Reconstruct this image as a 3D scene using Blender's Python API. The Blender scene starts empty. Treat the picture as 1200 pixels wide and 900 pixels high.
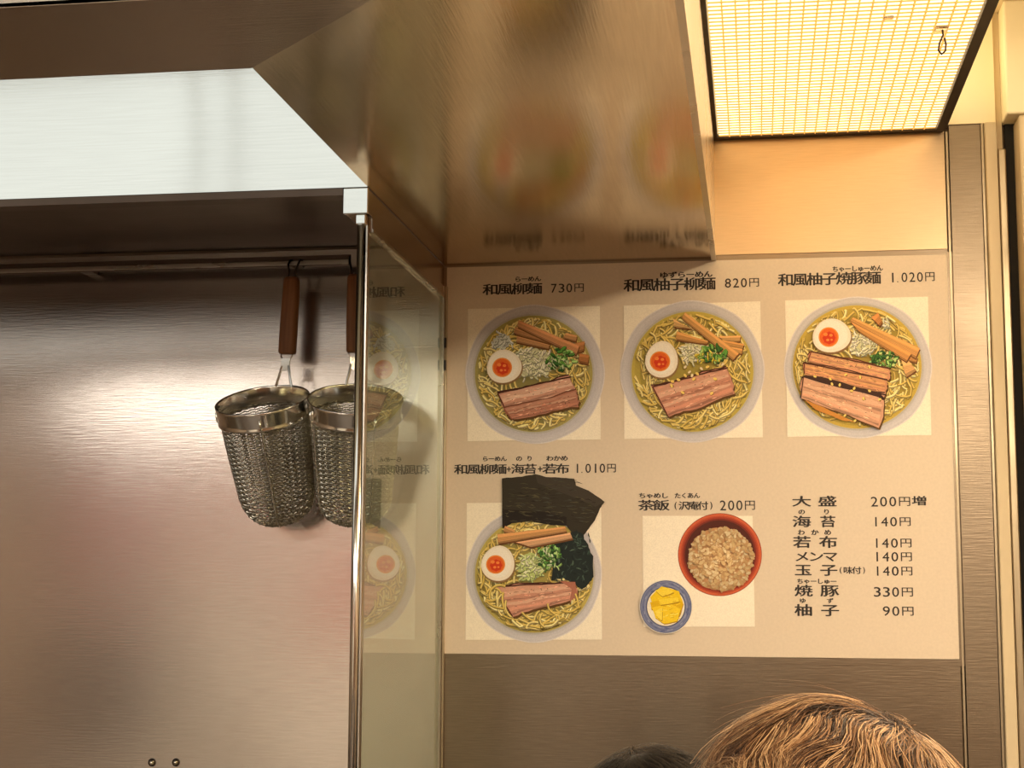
import bpy, bmesh, math, random
import numpy as np
from mathutils import Vector, Matrix

SC = bpy.context.scene
COL = SC.collection
rnd = random.Random(7)
PI = math.pi

# ------------------------------------------------------------------ camera
FPX, YAW, PITCH, ROLL = 1854.4, 0.15298, 0.12754, 0.00467
CAM = Vector((0.0, -2.35, 1.45))
fw = Vector((-math.sin(YAW)*math.cos(PITCH), math.cos(YAW)*math.cos(PITCH), math.sin(PITCH)))
r0 = Vector((math.cos(YAW), math.sin(YAW), 0)); u0 = r0.cross(fw)
rt = r0*math.cos(ROLL)+u0*math.sin(ROLL); up = -r0*math.sin(ROLL)+u0*math.cos(ROLL)
cd = bpy.data.cameras.new('camera'); cam = bpy.data.objects.new('camera', cd); COL.objects.link(cam)
cam.matrix_world = Matrix(((rt.x, up.x, -fw.x, CAM.x), (rt.y, up.y, -fw.y, CAM.y), (rt.z, up.z, -fw.z, CAM.z), (0, 0, 0, 1)))
cd.sensor_width = 36; cd.lens = FPX/1200*36; cd.clip_start = 0.02
SC.camera = cam

def at(px, py, y=0.0):
    """the point of the plane y = const that the given place of the photograph shows"""
    d = fw + rt*((px-600)/FPX) - up*((py-450)/FPX)
    return CAM + d*((y-CAM.y)/d.y)

# ------------------------------------------------------------------ world, exposure
w = bpy.data.worlds.new('world'); SC.world = w; w.use_nodes = True
w.node_tree.nodes['Background'].inputs[0].default_value = (0.9, 0.85, 0.78, 1)
w.node_tree.nodes['Background'].inputs[1].default_value = 0.3
SC.view_settings.view_transform = 'Standard'; SC.view_settings.look = 'None'
SC.view_settings.exposure = 1.2; SC.view_settings.gamma = 1.0; SC.view_settings.use_curve_mapping = False

# strengths of the lamps; the second panel is an added, unseen fill
PANEL_E, PANEL_C = 1.15, (1.0, 0.74, 0.40)
FILL_PANEL_E, FILL_PANEL_C = 8.6, (1.0, 0.79, 0.50)
RECESS_E, RECESS_C = .45, (1.0, 1.0, 0.93)
KITCHEN_E, KITCHEN_C = 5.2, (1.0, 0.95, 0.86)

def area(name, loc, rot, sx, sy, power, col):
    l = bpy.data.lights.new(name, 'AREA'); l.shape = 'RECTANGLE'; l.size = sx; l.size_y = sy
    l.energy = power; l.color = col
    o = bpy.data.objects.new(name, l); o.location = loc; o.rotation_euler = rot; COL.objects.link(o)
    return o
# unseen fill light added behind the photographer to brighten the menu
area('added_room_fill', (0.7, -3.3, 2.28), (0, 0, 0), 0.9, 0.9, 40, (1.0, 0.82, 0.60))

# ------------------------------------------------------------------ materials
def lin(c):
    return tuple(((v/255)/12.92 if v/255 <= .04045 else ((v/255+.055)/1.055)**2.4) for v in c)
def mat(name, rgb, rough=.5, metal=0., spec=.5, noise=None, bump=0., coat=0., emis=None, es=0., var=.12):
    m = bpy.data.materials.new(name); m.use_nodes = True; nt = m.node_tree; N, L = nt.nodes, nt.links
    b = N['Principled BSDF']; c = lin(rgb)
    b.inputs['Base Color'].default_value = (*c, 1); b.inputs['Roughness'].default_value = rough
    b.inputs['Metallic'].default_value = metal; b.inputs['Specular IOR Level'].default_value = spec
    b.inputs['Coat Weight'].default_value = coat
    if emis:
        b.inputs['Emission Color'].default_value = (*emis, 1); b.inputs['Emission Strength'].default_value = es
    if noise:
        tc = N.new('ShaderNodeTexCoord'); mp = N.new('ShaderNodeMapping'); mp.inputs['Scale'].default_value = noise
        n = N.new('ShaderNodeTexNoise'); n.inputs['Scale'].default_value = 1; n.inputs['Detail'].default_value = 4
        L.new(tc.outputs['Object'], mp.inputs[0]); L.new(mp.outputs[0], n.inputs['Vector'])
        mx = N.new('ShaderNodeMix'); mx.data_type = 'RGBA'; mx.blend_type = 'MULTIPLY'; mx.inputs[0].default_value = 1
        rp = N.new('ShaderNodeMapRange'); rp.inputs['From Min'].default_value = .25; rp.inputs['From Max'].default_value = .75
        rp.inputs['To Min'].default_value = 1-var; rp.inputs['To Max'].default_value = 1+var
        L.new(n.outputs['Fac'], rp.inputs[0]); mx.inputs[6].default_value = (*c, 1); L.new(rp.outputs[0], mx.inputs[7])
        L.new(mx.outputs[2], b.inputs['Base Color'])
        if bump:
            bp = N.new('ShaderNodeBump'); bp.inputs['Strength'].default_value = bump; bp.inputs['Distance'].default_value = .001
            L.new(n.outputs['Fac'], bp.inputs['Height']); L.new(bp.outputs[0], b.inputs['Normal'])
    return m

def steel(name, rgb, rough, brush, bump=.25, smudge=.12, wear=.10, big=3.0, wob=0.0):
    """brushed stainless sheet: fine brushing lines, smudges in the gloss, slight waviness of the sheet"""
    m = mat(name, rgb, rough, 1.0); nt = m.node_tree; N, L = nt.nodes, nt.links; b = N['Principled BSDF']
    tc = N.new('ShaderNodeTexCoord')
    mp = N.new('ShaderNodeMapping'); mp.inputs['Scale'].default_value = brush; L.new(tc.outputs['Object'], mp.inputs[0])
    n = N.new('ShaderNodeTexNoise'); n.inputs['Scale'].default_value = 1; n.inputs['Detail'].default_value = 3
    L.new(mp.outputs[0], n.inputs['Vector'])
    s = N.new('ShaderNodeTexNoise'); s.inputs['Scale'].default_value = big; s.inputs['Detail'].default_value = 5
    s.inputs['Roughness'].default_value = .5; s.inputs['Distortion'].default_value = .2
    L.new(tc.outputs['Object'], s.inputs['Vector'])
    def mr(src, a, c, lo=.3, hi=.7):
        r = N.new('ShaderNodeMapRange'); r.inputs['From Min'].default_value = lo; r.inputs['From Max'].default_value = hi
        r.inputs['To Min'].default_value = a; r.inputs['To Max'].default_value = c; L.new(src, r.inputs[0]); return r.outputs[0]
    L.new(mr(s.outputs['Fac'], max(.03, rough-smudge), rough+smudge), b.inputs['Roughness'])
    a1 = N.new('ShaderNodeMath'); a1.operation = 'MULTIPLY'
    L.new(mr(n.outputs['Fac'], 1-wear, 1+wear), a1.inputs[0]); L.new(mr(s.outputs['Fac'], 1+wear, 1-wear), a1.inputs[1])
    mx = N.new('ShaderNodeMix'); mx.data_type = 'RGBA'; mx.blend_type = 'MULTIPLY'; mx.inputs[0].default_value = 1
    mx.inputs[6].default_value = (*lin(rgb), 1); L.new(a1.outputs[0], mx.inputs[7]); L.new(mx.outputs[2], b.inputs['Base Color'])
    bp = N.new('ShaderNodeBump'); bp.inputs['Strength'].default_value = bump; bp.inputs['Distance'].default_value = .0006
    L.new(n.outputs['Fac'], bp.inputs['Height'])
    if wob:
        wv = N.new('ShaderNodeTexNoise'); wv.inputs['Scale'].default_value = 2.2; wv.inputs['Detail'].default_value = 1
        L.new(tc.outputs['Object'], wv.inputs['Vector'])
        b2 = N.new('ShaderNodeBump'); b2.inputs['Strength'].default_value = 1; b2.inputs['Distance'].default_value = wob
        L.new(wv.outputs['Fac'], b2.inputs['Height']); L.new(b2.outputs[0], bp.inputs['Normal'])
    L.new(bp.outputs[0], b.inputs['Normal'])
    return m

def ink(name, rough=.42, spec=.45, amp=.08, scale=700, coat=0.):
    """printed colour, one colour per face"""
    m = mat(name, (255, 255, 255), rough, 0, spec, coat=coat); nt = m.node_tree; N, L = nt.nodes, nt.links; b = N['Principled BSDF']
    at_ = N.new('ShaderNodeAttribute'); at_.attribute_name = 'ink'
    tc = N.new('ShaderNodeTexCoord'); n = N.new('ShaderNodeTexNoise'); n.inputs['Scale'].default_value = scale; n.inputs['Detail'].default_value = 2
    L.new(tc.outputs['Object'], n.inputs['Vector'])
    r = N.new('ShaderNodeMapRange'); r.inputs['From Min'].default_value = .3; r.inputs['From Max'].default_value = .7
    r.inputs['To Min'].default_value = 1-amp; r.inputs['To Max'].default_value = 1+amp; L.new(n.outputs['Fac'], r.inputs[0])
    mx = N.new('ShaderNodeMix'); mx.data_type = 'RGBA'; mx.blend_type = 'MULTIPLY'; mx.inputs[0].default_value = 1
    L.new(at_.outputs['Color'], mx.inputs[6]); L.new(r.outputs[0], mx.inputs[7]); L.new(mx.outputs[2], b.inputs['Base Color'])
    return m

M = {}
M['steel_left'] = steel('brushed_steel_kitchen_wall', (206, 196, 188), .19, (25, 25, 420), .14, .03, .06, 2.0, .0022)
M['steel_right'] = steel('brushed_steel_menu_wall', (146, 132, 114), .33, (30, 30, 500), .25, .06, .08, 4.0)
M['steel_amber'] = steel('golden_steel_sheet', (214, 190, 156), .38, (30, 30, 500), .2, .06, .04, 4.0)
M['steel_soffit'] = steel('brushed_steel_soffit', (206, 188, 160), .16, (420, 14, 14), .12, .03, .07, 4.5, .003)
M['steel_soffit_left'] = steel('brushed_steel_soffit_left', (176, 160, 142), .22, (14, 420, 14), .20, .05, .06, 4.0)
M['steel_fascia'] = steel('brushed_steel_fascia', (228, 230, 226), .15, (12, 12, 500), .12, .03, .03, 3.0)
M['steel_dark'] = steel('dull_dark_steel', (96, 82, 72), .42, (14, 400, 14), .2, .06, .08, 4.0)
M['steel_frame'] = steel('satin_steel_frame', (190, 182, 170), .28, (30, 300, 30), .08, .03, .03, 4.0)
M['cap'] = mat('milky_plastic_cap', (226, 226, 216), .4, noise=(60, 60, 60), var=.06)
M['chrome'] = mat('chrome', (232, 228, 220), .15, 1.0, noise=(20, 20, 20), var=.03)
M['wire'] = mat('steel_wire', (188, 180, 164), .34, 1.0, noise=(90, 90, 90), var=.2)
M['hook'] = mat('dark_steel_hook', (70, 60, 55), .35, 1.0, noise=(50, 50, 50), var=.1)
M['wood'] = mat('oiled_wood_handle', (140, 92, 56), .5, noise=(160, 160, 9), bump=.3, var=.35)
M['louver'] = mat('amber_louver_rib', (240, 190, 110), .5, noise=(40, 40, 40), var=.1)
_n = M['louver'].node_tree; _t = _n.nodes.new('ShaderNodeBsdfTranslucent'); _t.inputs[0].default_value = (1, .82, .52, 1); _m = _n.nodes.new('ShaderNodeMixShader'); _m.inputs[0].default_value = .8
_n.links.new(_n.nodes['Principled BSDF'].outputs[0], _m.inputs[1]); _n.links.new(_t.outputs[0], _m.inputs[2]); _n.links.new(_m.outputs[0], _n.nodes['Material Output'].inputs[0])
M['bronze'] = mat('dark_bronze_frame', (62, 50, 34), .45, .3, noise=(60, 60, 60), var=.15)
M['paint'] = mat('cream_paint', (214, 196, 162), .55, noise=(30, 30, 8), bump=.15, var=.08)
M['paint2'] = mat('pale_cream_paint', (252, 240, 206), .6, noise=(12, 12, 6), bump=.1, var=.05)
M['alu'] = steel('aged_aluminium', (190, 176, 150), .36, (300, 30, 10), .2, .08, .12, 8.0)
M['gap'] = mat('black_rubber', (20, 18, 16), .7, noise=(40, 40, 40), var=.2)
M['black'] = mat('black_plastic', (18, 16, 15), .35, noise=(80, 80, 80), var=.2)
M['print'] = ink('print_ink', .5, .22, .07, 650, 0)
M['sheet'] = ink('menu_paper', .5, .22, .03, 260, 0)
M['letters'] = mat('black_printing_ink', (34, 24, 20), .5, noise=(300, 300, 300), var=.3)
M['floor'] = mat('dark_floor_tile', (84, 74, 66), .5, noise=(5, 5, 5), bump=.2, var=.2)
M['plaster'] = mat('warm_plaster', (150, 132, 112), .8, noise=(4, 4, 4), bump=.2, var=.08)
M['plaster_light'] = mat('pale_kitchen_wall', (236, 230, 216), .7, noise=(4, 4, 4), bump=.2, var=.08)
M['wood_dark'] = mat('added_panelling_wood', (92, 66, 46), .5, noise=(14, 14, 1.5), bump=.2, var=.25)
M['ceil'] = mat('ceiling_board', (222, 206, 170), .8, noise=(6, 6, 6), bump=.1, var=.05)
M['red'] = mat('red_cloth', (176, 40, 38), .8, noise=(40, 40, 40), bump=.2, var=.2)
M['red_light'] = mat('faded_red_cloth', (206, 66, 62), .8, noise=(40, 40, 40), bump=.2, var=.2)
M['dark_cloth'] = mat('charcoal_cloth', (46, 44, 46), .85, noise=(60, 60, 60), bump=.2, var=.2)
M['blue_cloth'] = mat('navy_cloth', (44, 52, 74), .85, noise=(60, 60, 60), bump=.2, var=.2)
M['grey_cloth'] = mat('grey_cloth', (120, 116, 112), .85, noise=(60, 60, 60), bump=.2, var=.2)
M['skin'] = mat('skin', (214, 164, 132), .5, noise=(30, 30, 30), var=.06)
M['lips'] = mat('lips', (186, 112, 96), .45, noise=(60, 60, 60), var=.08)
M['seat'] = mat('dark_vinyl', (60, 36, 28), .4, noise=(60, 60, 60), bump=.2, var=.2)
M['screw'] = mat('screw_steel', (190, 180, 168), .15, 1.0, noise=(90, 90, 90), var=.1)
M['clear'] = mat('clear_plastic', (250, 236, 210), .15, noise=(40, 40, 40), var=.1)
M['clear'].node_tree.nodes['Principled BSDF'].inputs['Transmission Weight'].default_value = .92

def glassmat():
    m = bpy.data.materials.new('partition_glass'); m.use_nodes = True; nt = m.node_tree; N, L = nt.nodes, nt.links
    for n in list(N): N.remove(n)
    out = N.new('ShaderNodeOutputMaterial'); t = N.new('ShaderNodeBsdfTransparent'); g = N.new('ShaderNodeBsdfGlossy')
    t.inputs[0].default_value = (.82, .86, .78, 1); g.inputs['Color'].default_value = (.95, .97, .92, 1); g.inputs['Roughness'].default_value = .0
    fr = N.new('ShaderNodeFresnel'); fr.inputs[0].default_value = 1.65
    tc = N.new('ShaderNodeTexCoord'); n = N.new('ShaderNodeTexNoise'); n.inputs['Scale'].default_value = 6; L.new(tc.outputs['Object'], n.inputs['Vector'])
    h = N.new('ShaderNodeBsdfDiffuse'); h.inputs[0].default_value = (.55, .56, .50, 1)
    gm = N.new('ShaderNodeNewGeometry'); iv = N.new('ShaderNodeMath'); iv.operation = 'SUBTRACT'; iv.inputs[0].default_value = 1; L.new(gm.outputs['Backfacing'], iv.inputs[1])
    fm = N.new('ShaderNodeMath'); fm.operation = 'MULTIPLY'; L.new(fr.outputs[0], fm.inputs[0]); L.new(iv.outputs[0], fm.inputs[1])   # the sheet mirrors once, at its front face
    ms = N.new('ShaderNodeMixShader'); L.new(fm.outputs[0], ms.inputs[0]); L.new(t.outputs[0], ms.inputs[1]); L.new(g.outputs[0], ms.inputs[2])
    sm = N.new('ShaderNodeMapRange'); sm.inputs['To Min'].default_value = .05; sm.inputs['To Max'].default_value = .12; L.new(n.outputs['Fac'], sm.inputs[0])
    m2 = N.new('ShaderNodeMixShader'); L.new(sm.outputs[0], m2.inputs[0]); L.new(ms.outputs[0], m2.inputs[1]); L.new(h.outputs[0], m2.inputs[2])
    L.new(m2.outputs[0], out.inputs[0]); return m
M['glass'] = glassmat()
def lampmat(name, col, e, wave=False):
    m = bpy.data.materials.new(name); m.use_nodes = True; nt = m.node_tree; N, L = nt.nodes, nt.links
    for n in list(N): N.remove(n)
    out = N.new('ShaderNodeOutputMaterial'); em = N.new('ShaderNodeEmission'); em.inputs[0].default_value = (*col, 1); em.inputs[1].default_value = e
    L.new(em.outputs[0], out.inputs[0]); return m
M['panel_glow'] = lampmat('lit_diffuser', PANEL_C, PANEL_E)
M['recess_glow'] = lampmat('lit_hood_tube', RECESS_C, RECESS_E)
M['fill_panel_glow'] = lampmat('added_fill_diffuser', FILL_PANEL_C, FILL_PANEL_E)
M['kitchen_glow'] = lampmat('lit_kitchen_tube', KITCHEN_C, KITCHEN_E)

# ------------------------------------------------------------------ mesh helpers
def obj(name, bm, m, parent=None, smooth=False, bevel=0):
    if isinstance(bm, bmesh.types.BMesh):
        me = bpy.data.meshes.new(name); bm.to_mesh(me); bm.free()
    else: me = bm
    o = bpy.data.objects.new(name, me); COL.objects.link(o)
    if m is not None and not me.materials: me.materials.append(m)
    if parent is not None: o.parent = parent
    if smooth:
        for p in me.polygons: p.use_smooth = True
    if bevel:
        b = o.modifiers.new('bevel', 'BEVEL'); b.width = bevel; b.segments = 2; b.limit_method = 'ANGLE'
    return o
def tag(o, label, cat, group=None, kind=None):
    if label: o['label'] = label
    if cat: o['category'] = cat
    if group: o['group'] = group
    if kind: o['kind'] = kind
    return o
def thing(name, label, cat, loc=(0, 0, 0), group=None):
    o = bpy.data.objects.new(name, None); COL.objects.link(o); o.location = loc; o.empty_display_size = .05
    return tag(o, label, cat, group)
def add_box(bm, a, b):
    x0, y0, z0 = [min(a[i], b[i]) for i in range(3)]; x1, y1, z1 = [max(a[i], b[i]) for i in range(3)]
    v = [bm.verts.new(p) for p in ((x0, y0, z0), (x1, y0, z0), (x1, y1, z0), (x0, y1, z0), (x0, y0, z1), (x1, y0, z1), (x1, y1, z1), (x0, y1, z1))]
    for f in ((0, 3, 2, 1), (4, 5, 6, 7), (0, 1, 5, 4), (1, 2, 6, 5), (2, 3, 7, 6), (3, 0, 4, 7)): bm.faces.new([v[i] for i in f])
    return bm
def box(a, b): return add_box(bmesh.new(), a, b)
def prism(pts, d):
    """polygon pts (3D, planar) pushed by vector d"""
    bm = bmesh.new(); d = Vector(d)
    A = [bm.verts.new(p) for p in pts]; B = [bm.verts.new(Vector(p)+d) for p in pts]; n = len(pts)
    bm.faces.new(A); bm.faces.new(B[::-1])
    for i in range(n): bm.faces.new((A[i], B[i], B[(i+1) % n], A[(i+1) % n]))
    bmesh.ops.recalc_face_normals(bm, faces=bm.faces); return bm
def tube(bm, pts, r, sides=8, closed=False, rs=None):
    pts = [Vector(p) for p in pts]; n = len(pts); rings = []
    prev = None
    for i, p in enumerate(pts):
        if closed: t = pts[(i+1) % n]-pts[i-1]
        else: t = pts[min(i+1, n-1)]-pts[max(i-1, 0)]
        t.normalize()
        if prev is None:
            a = Vector((0, 0, 1)) if abs(t.z) < .9 else Vector((1, 0, 0)); prev = t.cross(a).normalized()
        prev = (prev-t*prev.dot(t)).normalized(); q = t.cross(prev)
        rr = rs[i] if rs else r
        rings.append([bm.verts.new(p+(prev*math.cos(2*PI*k/sides)+q*math.sin(2*PI*k/sides))*rr) for k in range(sides)])
    for i in range(n if closed else n-1):
        A, B = rings[i], rings[(i+1) % n]
        for k in range(sides): bm.faces.new((A[k], A[(k+1) % sides], B[(k+1) % sides], B[k]))
    if not closed: bm.faces.new(rings[0][::-1]); bm.faces.new(rings[-1])
    return bm
def lathe(prof, seg=64, bm=None, closed=False):
    """prof: list of (r, z)"""
    bm = bm or bmesh.new(); rings = []
    for r, z in prof: rings.append([bm.verts.new((r*math.cos(2*PI*k/seg), r*math.sin(2*PI*k/seg), z)) for k in range(seg)])
    for i in range(len(prof) if closed else len(prof)-1):
        A, B = rings[i], rings[(i+1) % len(prof)]
        for k in range(seg): bm.faces.new((A[k], A[(k+1) % seg], B[(k+1) % seg], B[k]))
    return bm

# ------------------------------------------------------------------ the setting
ZS = 1.45+.4898           # underside of the steel soffit
XL, XR = -.4683, -.0546   # its left and right edges
D, E_, NEAR = .487, .947, 1.13
ZF = 1.45+.6712           # underside of the lit panel
ZC = 2.30                 # ceiling
X0, X1, Y1 = -3.0, 1.7, -4.3
def struct(name, bm, m, parent=None, **k):
    o = obj(name, bm, m, parent, **k)
    if parent is None: o['kind'] = 'structure'
    return o
wb = struct('wall_back', box((X0-.1, .006, 0), (X1+.1, .12, ZC)), M['plaster'])
o = struct('steel_sheet', box((X0, -.001, .0), (XL-.004, .006, ZS+.03)), M['steel_left'], wb); o['label'] = 'satin steel sheet with blurred pink reflections'
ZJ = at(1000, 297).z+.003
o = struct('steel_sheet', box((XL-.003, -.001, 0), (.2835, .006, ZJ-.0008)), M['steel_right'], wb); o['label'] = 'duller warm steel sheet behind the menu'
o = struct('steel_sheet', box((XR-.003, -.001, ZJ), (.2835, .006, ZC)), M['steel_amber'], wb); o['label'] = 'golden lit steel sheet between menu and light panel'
struct('wall_left', box((X0-.1, Y1, 0), (X0, .006, ZC)), M['plaster'])
struct('wall_right', box((X1, Y1, 0), (X1+.1, .006, ZC)), M['plaster'])
wf = struct('wall_front', box((X0-.1, Y1-.1, 0), (X1+.1, Y1, ZC)), M['plaster_light'])
struct('added_panelling', box((-1.1, Y1, .0), (X1, Y1+.02, ZC-.01)), M['wood_dark'], wf)  # unseen panelling, added dark to deepen what the menu wall mirrors
struct('floor', box((X0-.1, Y1-.1, -.1), (X1+.1, .12, 0)), M['floor'])
struct('ceiling', box((X0-.1, Y1-.1, ZC), (X1+.1, .12, ZC+.1)), M['ceil'])
# the corner of profiles to the right of the menu
z0 = 0
struct('trim_1', box((.2855, -.004, z0), (.2885, .006, ZF)), M['alu'])
struct('trim_2', box((.2900, -.008, z0), (.3345, .006, ZF+.008)), M['steel_right'])
struct('trim_3', box((.3352, -.012, z0), (.3385, .006, ZF+.008)), M['alu'])
struct('trim_4', box((.3395, -.020, z0), (.3565, .006, ZF+.008)), M['paint'], bevel=.002)
struct('trim_5', box((.3585, -.010, z0), (.3700, .006, ZF-.03)), M['alu'], bevel=.002)
struct('trim_6', box((.3705, -.002, z0), (.3900, .006, ZC)), M['gap'])
struct('trim_7', box((.3830, -.050, z0), (.4600, .006, ZF+.008)), M['paint'], bevel=.003)
struct('trim_8', box((.2855, -.012, ZF+.0085), (.3565, .006, ZC)), M['paint2'])
struct('trim_9', box((.3570, -.006, ZF-.03), (.3660, .006, ZC)), M['paint'])
struct('trim_10', box((.3662, -.055, ZF+.0085), (.4700, .006, ZC)), M['paint2'], bevel=.003)

# ------------------------------------------------------------------ the steel hood
hood = thing('extractor_hood', 'large brushed steel hood with a flat L-shaped underside and a bright upright front', 'range hood', (-.9, -.6, ZS))
def hp(name, bm, m, **k):
    o = obj(name, bm, m, **k); o.parent = hood; o.matrix_parent_inverse = Matrix.Translation(-Vector(hood.location)); return o
t = .004
mx_ = XL+(NEAR-E_)   # 45 degree mitre
o = hp('soffit_panel', prism([(XL, -.001, ZS), (XR, -.001, ZS), (XR, -NEAR, ZS), (mx_-.0008, -NEAR, ZS), (XL-.0008+.0008, -E_, ZS)], (0, 0, t)), M['steel_soffit'])
o['label'] = 'right soffit sheet with blurred reflections of the menu'
o = hp('soffit_panel', prism([(X0+.01, -E_, ZS-.0006), (XL-.001, -E_, ZS-.0006), (mx_-.002, -NEAR, ZS-.0006), (X0+.01, -NEAR, ZS-.0006)], (0, 0, t)), M['steel_soffit_left'])
o['label'] = 'left soffit sheet'
hp('side_panel', box((XR, -.001, ZS-.002), (XR-.004, -NEAR, ZC-.002)), M['steel_frame'])
hp('near_panel', box((X0+.01, -NEAR, ZS), (XR-.005, -NEAR+.004, ZC-.002)), M['steel_frame'])
hp('edge_strip', box((XR-.006, -.001, ZS-.0035), (XR+.0015, -NEAR, ZS-.0008)), M['steel_frame'])
hp('recess_panel', box((X0+.01, -E_, ZS+t), (XL, -E_-.003, ZC-.003)), M['steel_frame'])
hp('recess_side', box((XL, -D-.004, ZS+t), (XL+.003, -E_, ZC-.003)), M['steel_frame'])
hp('fascia', box((X0+.01, -D, ZS+.001), (XL+.0005, -D+.004, ZC-.003)), M['steel_fascia'])
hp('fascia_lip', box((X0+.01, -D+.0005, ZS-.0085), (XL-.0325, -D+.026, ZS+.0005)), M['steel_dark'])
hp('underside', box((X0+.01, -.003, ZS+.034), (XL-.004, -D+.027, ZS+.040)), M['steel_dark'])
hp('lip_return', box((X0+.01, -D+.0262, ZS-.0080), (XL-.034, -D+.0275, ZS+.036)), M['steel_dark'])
# tube lamp up inside the opening of the hood
lampt = thing('hood_lamp', 'tube lamp up inside the hood opening, lighting the bright steel front', 'lamp', (-1.7, -E_+.02, ZS+.2))
def lp(name, bm, m, root, **k):
    o = obj(name, bm, m, **k); o.parent = root; o.matrix_parent_inverse = Matrix.Translation(-Vector(root.location)); return o
lp('diffuser', box((X0+.05, -E_+.004, ZS+.02), (XL-.02, -E_+.014, ZS+.33)), M['recess_glow'], lampt)
lp('lamp_base', box((X0+.04, -E_+.0005, ZS+.012), (XL-.012, -E_+.004, ZS+.335)), M['paint2'], lampt)

for x_, b_ in ((-.800, .010), (-.868, .016)):  # rods added inside the hood for the lines they mirror in the fascia
    lp('reflection_rod', tube(bmesh.new(), [(x_+b_*math.sin(k/10*PI), -E_+.020, ZS+.02+.31*k/10) for k in range(11)], .0035, 10), M['steel_frame'], lampt, smooth=True)
# ------------------------------------------------------------------ glass partition
par = thing('glass_partition', 'upright glass screen in a steel frame between strainers and menu', 'partition', (XL, -.25, ZS))
TW = .0310
def pp(name, bm, m, **k): return lp(name, bm, m, par, **k)
pp('head_tube', box((XL-TW+.001, -D+.002, ZS-.0325), (XL, -.003, ZS-.001)), M['steel_soffit_left'], bevel=.001)
pp('tube_cap', box((XL-TW, -D-.003, ZS-.0335), (XL+.0006, -D+.0015, ZS-.0005)), M['steel_fascia'], bevel=.0012)
pp('post_bracket', box((XL-.0145, -D-.003, ZS-.047), (XL-.002, -D+.010, ZS-.034)), M['steel_fascia'], bevel=.0015)
pp('post', tube(bmesh.new(), [(XL-.0085, -D+.004, .902), (XL-.0085, -D+.004, ZS-.0475)], .0058, 24), M['chrome'], smooth=True)
pp('post_strip', box((XL-.0024, -D+.001, .902), (XL-.0004, -D+.013, ZS-.0475)), M['steel_frame'])
pp('glass_pane', box((XL-.0042, -D+.014, .90), (XL-.0002, -.014, ZS-.050)), M['glass'])
pp('frame_rail', box((XL-.006, -D+.014, ZS-.0495), (XL+.002, -.004, ZS-.0335)), M['steel_soffit_left'])
pp('rail_bead', box((XL-.001, -D+.014, ZS-.0535), (XL+.0035, -.014, ZS-.0495)), M['steel_frame'])
pp('back_channel', box((XL-.006, -.0135, .9), (XL+.003, -.002, ZS-.034)), M['steel_frame'])
pp('back_strip', box((XL+.0034, -.008, .87), (XL+.0064, -.002, ZS-.034)), M['alu'])
for py in (402, 428): 
    p = at(520.5, py); pp('clip', box((XL+.0035, -.014, p.z-.009), (XL+.0060, -.0085, p.z+.006)), M['black'])
pp('glass_foot', box((XL-.016, -D-.003, .862), (XL+.006, -.002, .9)), M['steel_frame'])
# low steel counter under the screen keeps it off the floor
cnt = thing('kitchen_counter', 'steel kitchen counter carrying the glass partition', 'counter', (-1.6, -.25, 0))
lp('worktop', box((X0+.02, -D-.06, .83), (XL+.02, -.004, .86)), M['steel_frame'], cnt, bevel=.002)
lp('cabinet', box((X0+.04, -D-.02, .0), (XL+.00, -.01, .83)), M['steel_left'], cnt)

# two dome nuts low on the kitchen steel wall
for i, px in enumerate((178, 206)):
    p = at(px, 893.5, -.002)
    s = thing('dome_nut', ('left' if i == 0 else 'right')+' one of two small dome nuts low on the kitchen steel wall', 'nut', (p.x, -.001, p.z), 'dome nuts on the steel wall')
    bm = lathe([(0.0001, .0062), (.002, .0058), (.0036, .004), (.0042, .0015), (.0042, 0), (0.0001, 0)], 20)
    bmesh.ops.rotate(bm, verts=bm.verts, matrix=Matrix.Rotation(PI/2, 3, 'X')); o = obj('nut_dome', bm, M['screw'], s, True)
    bm = lathe([(0.0001, .0016), (.0060, .0014), (.0064, 0), (0.0001, 0)], 20)
    bmesh.ops.rotate(bm, verts=bm.verts, matrix=Matrix.Rotation(PI/2, 3, 'X')); o = obj('washer', bm, M['hook'], s, True)

# ------------------------------------------------------------------ rail and noodle strainers
YR = -.046
pr0, pr1 = at(380, 296, YR), at(380, 311, YR)
rail = thing('hanging_rail', 'flat steel rail under the hood that the noodle strainers hang from', 'rail', (-1.2, YR, pr0.z))
ztop, zbot = pr0.z, pr1.z
lp('rail_bar', box((X0+.02, YR, zbot), (at(411, 300, YR).x, YR+.003, ztop-.004)), M['steel_dark'], rail, bevel=.0008)
lp('rail_lip', box((X0+.02, YR-.004, zbot+.001), (at(411, 300, YR).x, YR-.0002, zbot+.008)), M['steel_frame'], rail, bevel=.001)
for x in (-2.6, -1.7, -1.05): lp('bracket', box((x, YR+.0032, zbot+.004), (x+.02, -.002, zbot+.010)), M['steel_dark'], rail)

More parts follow.
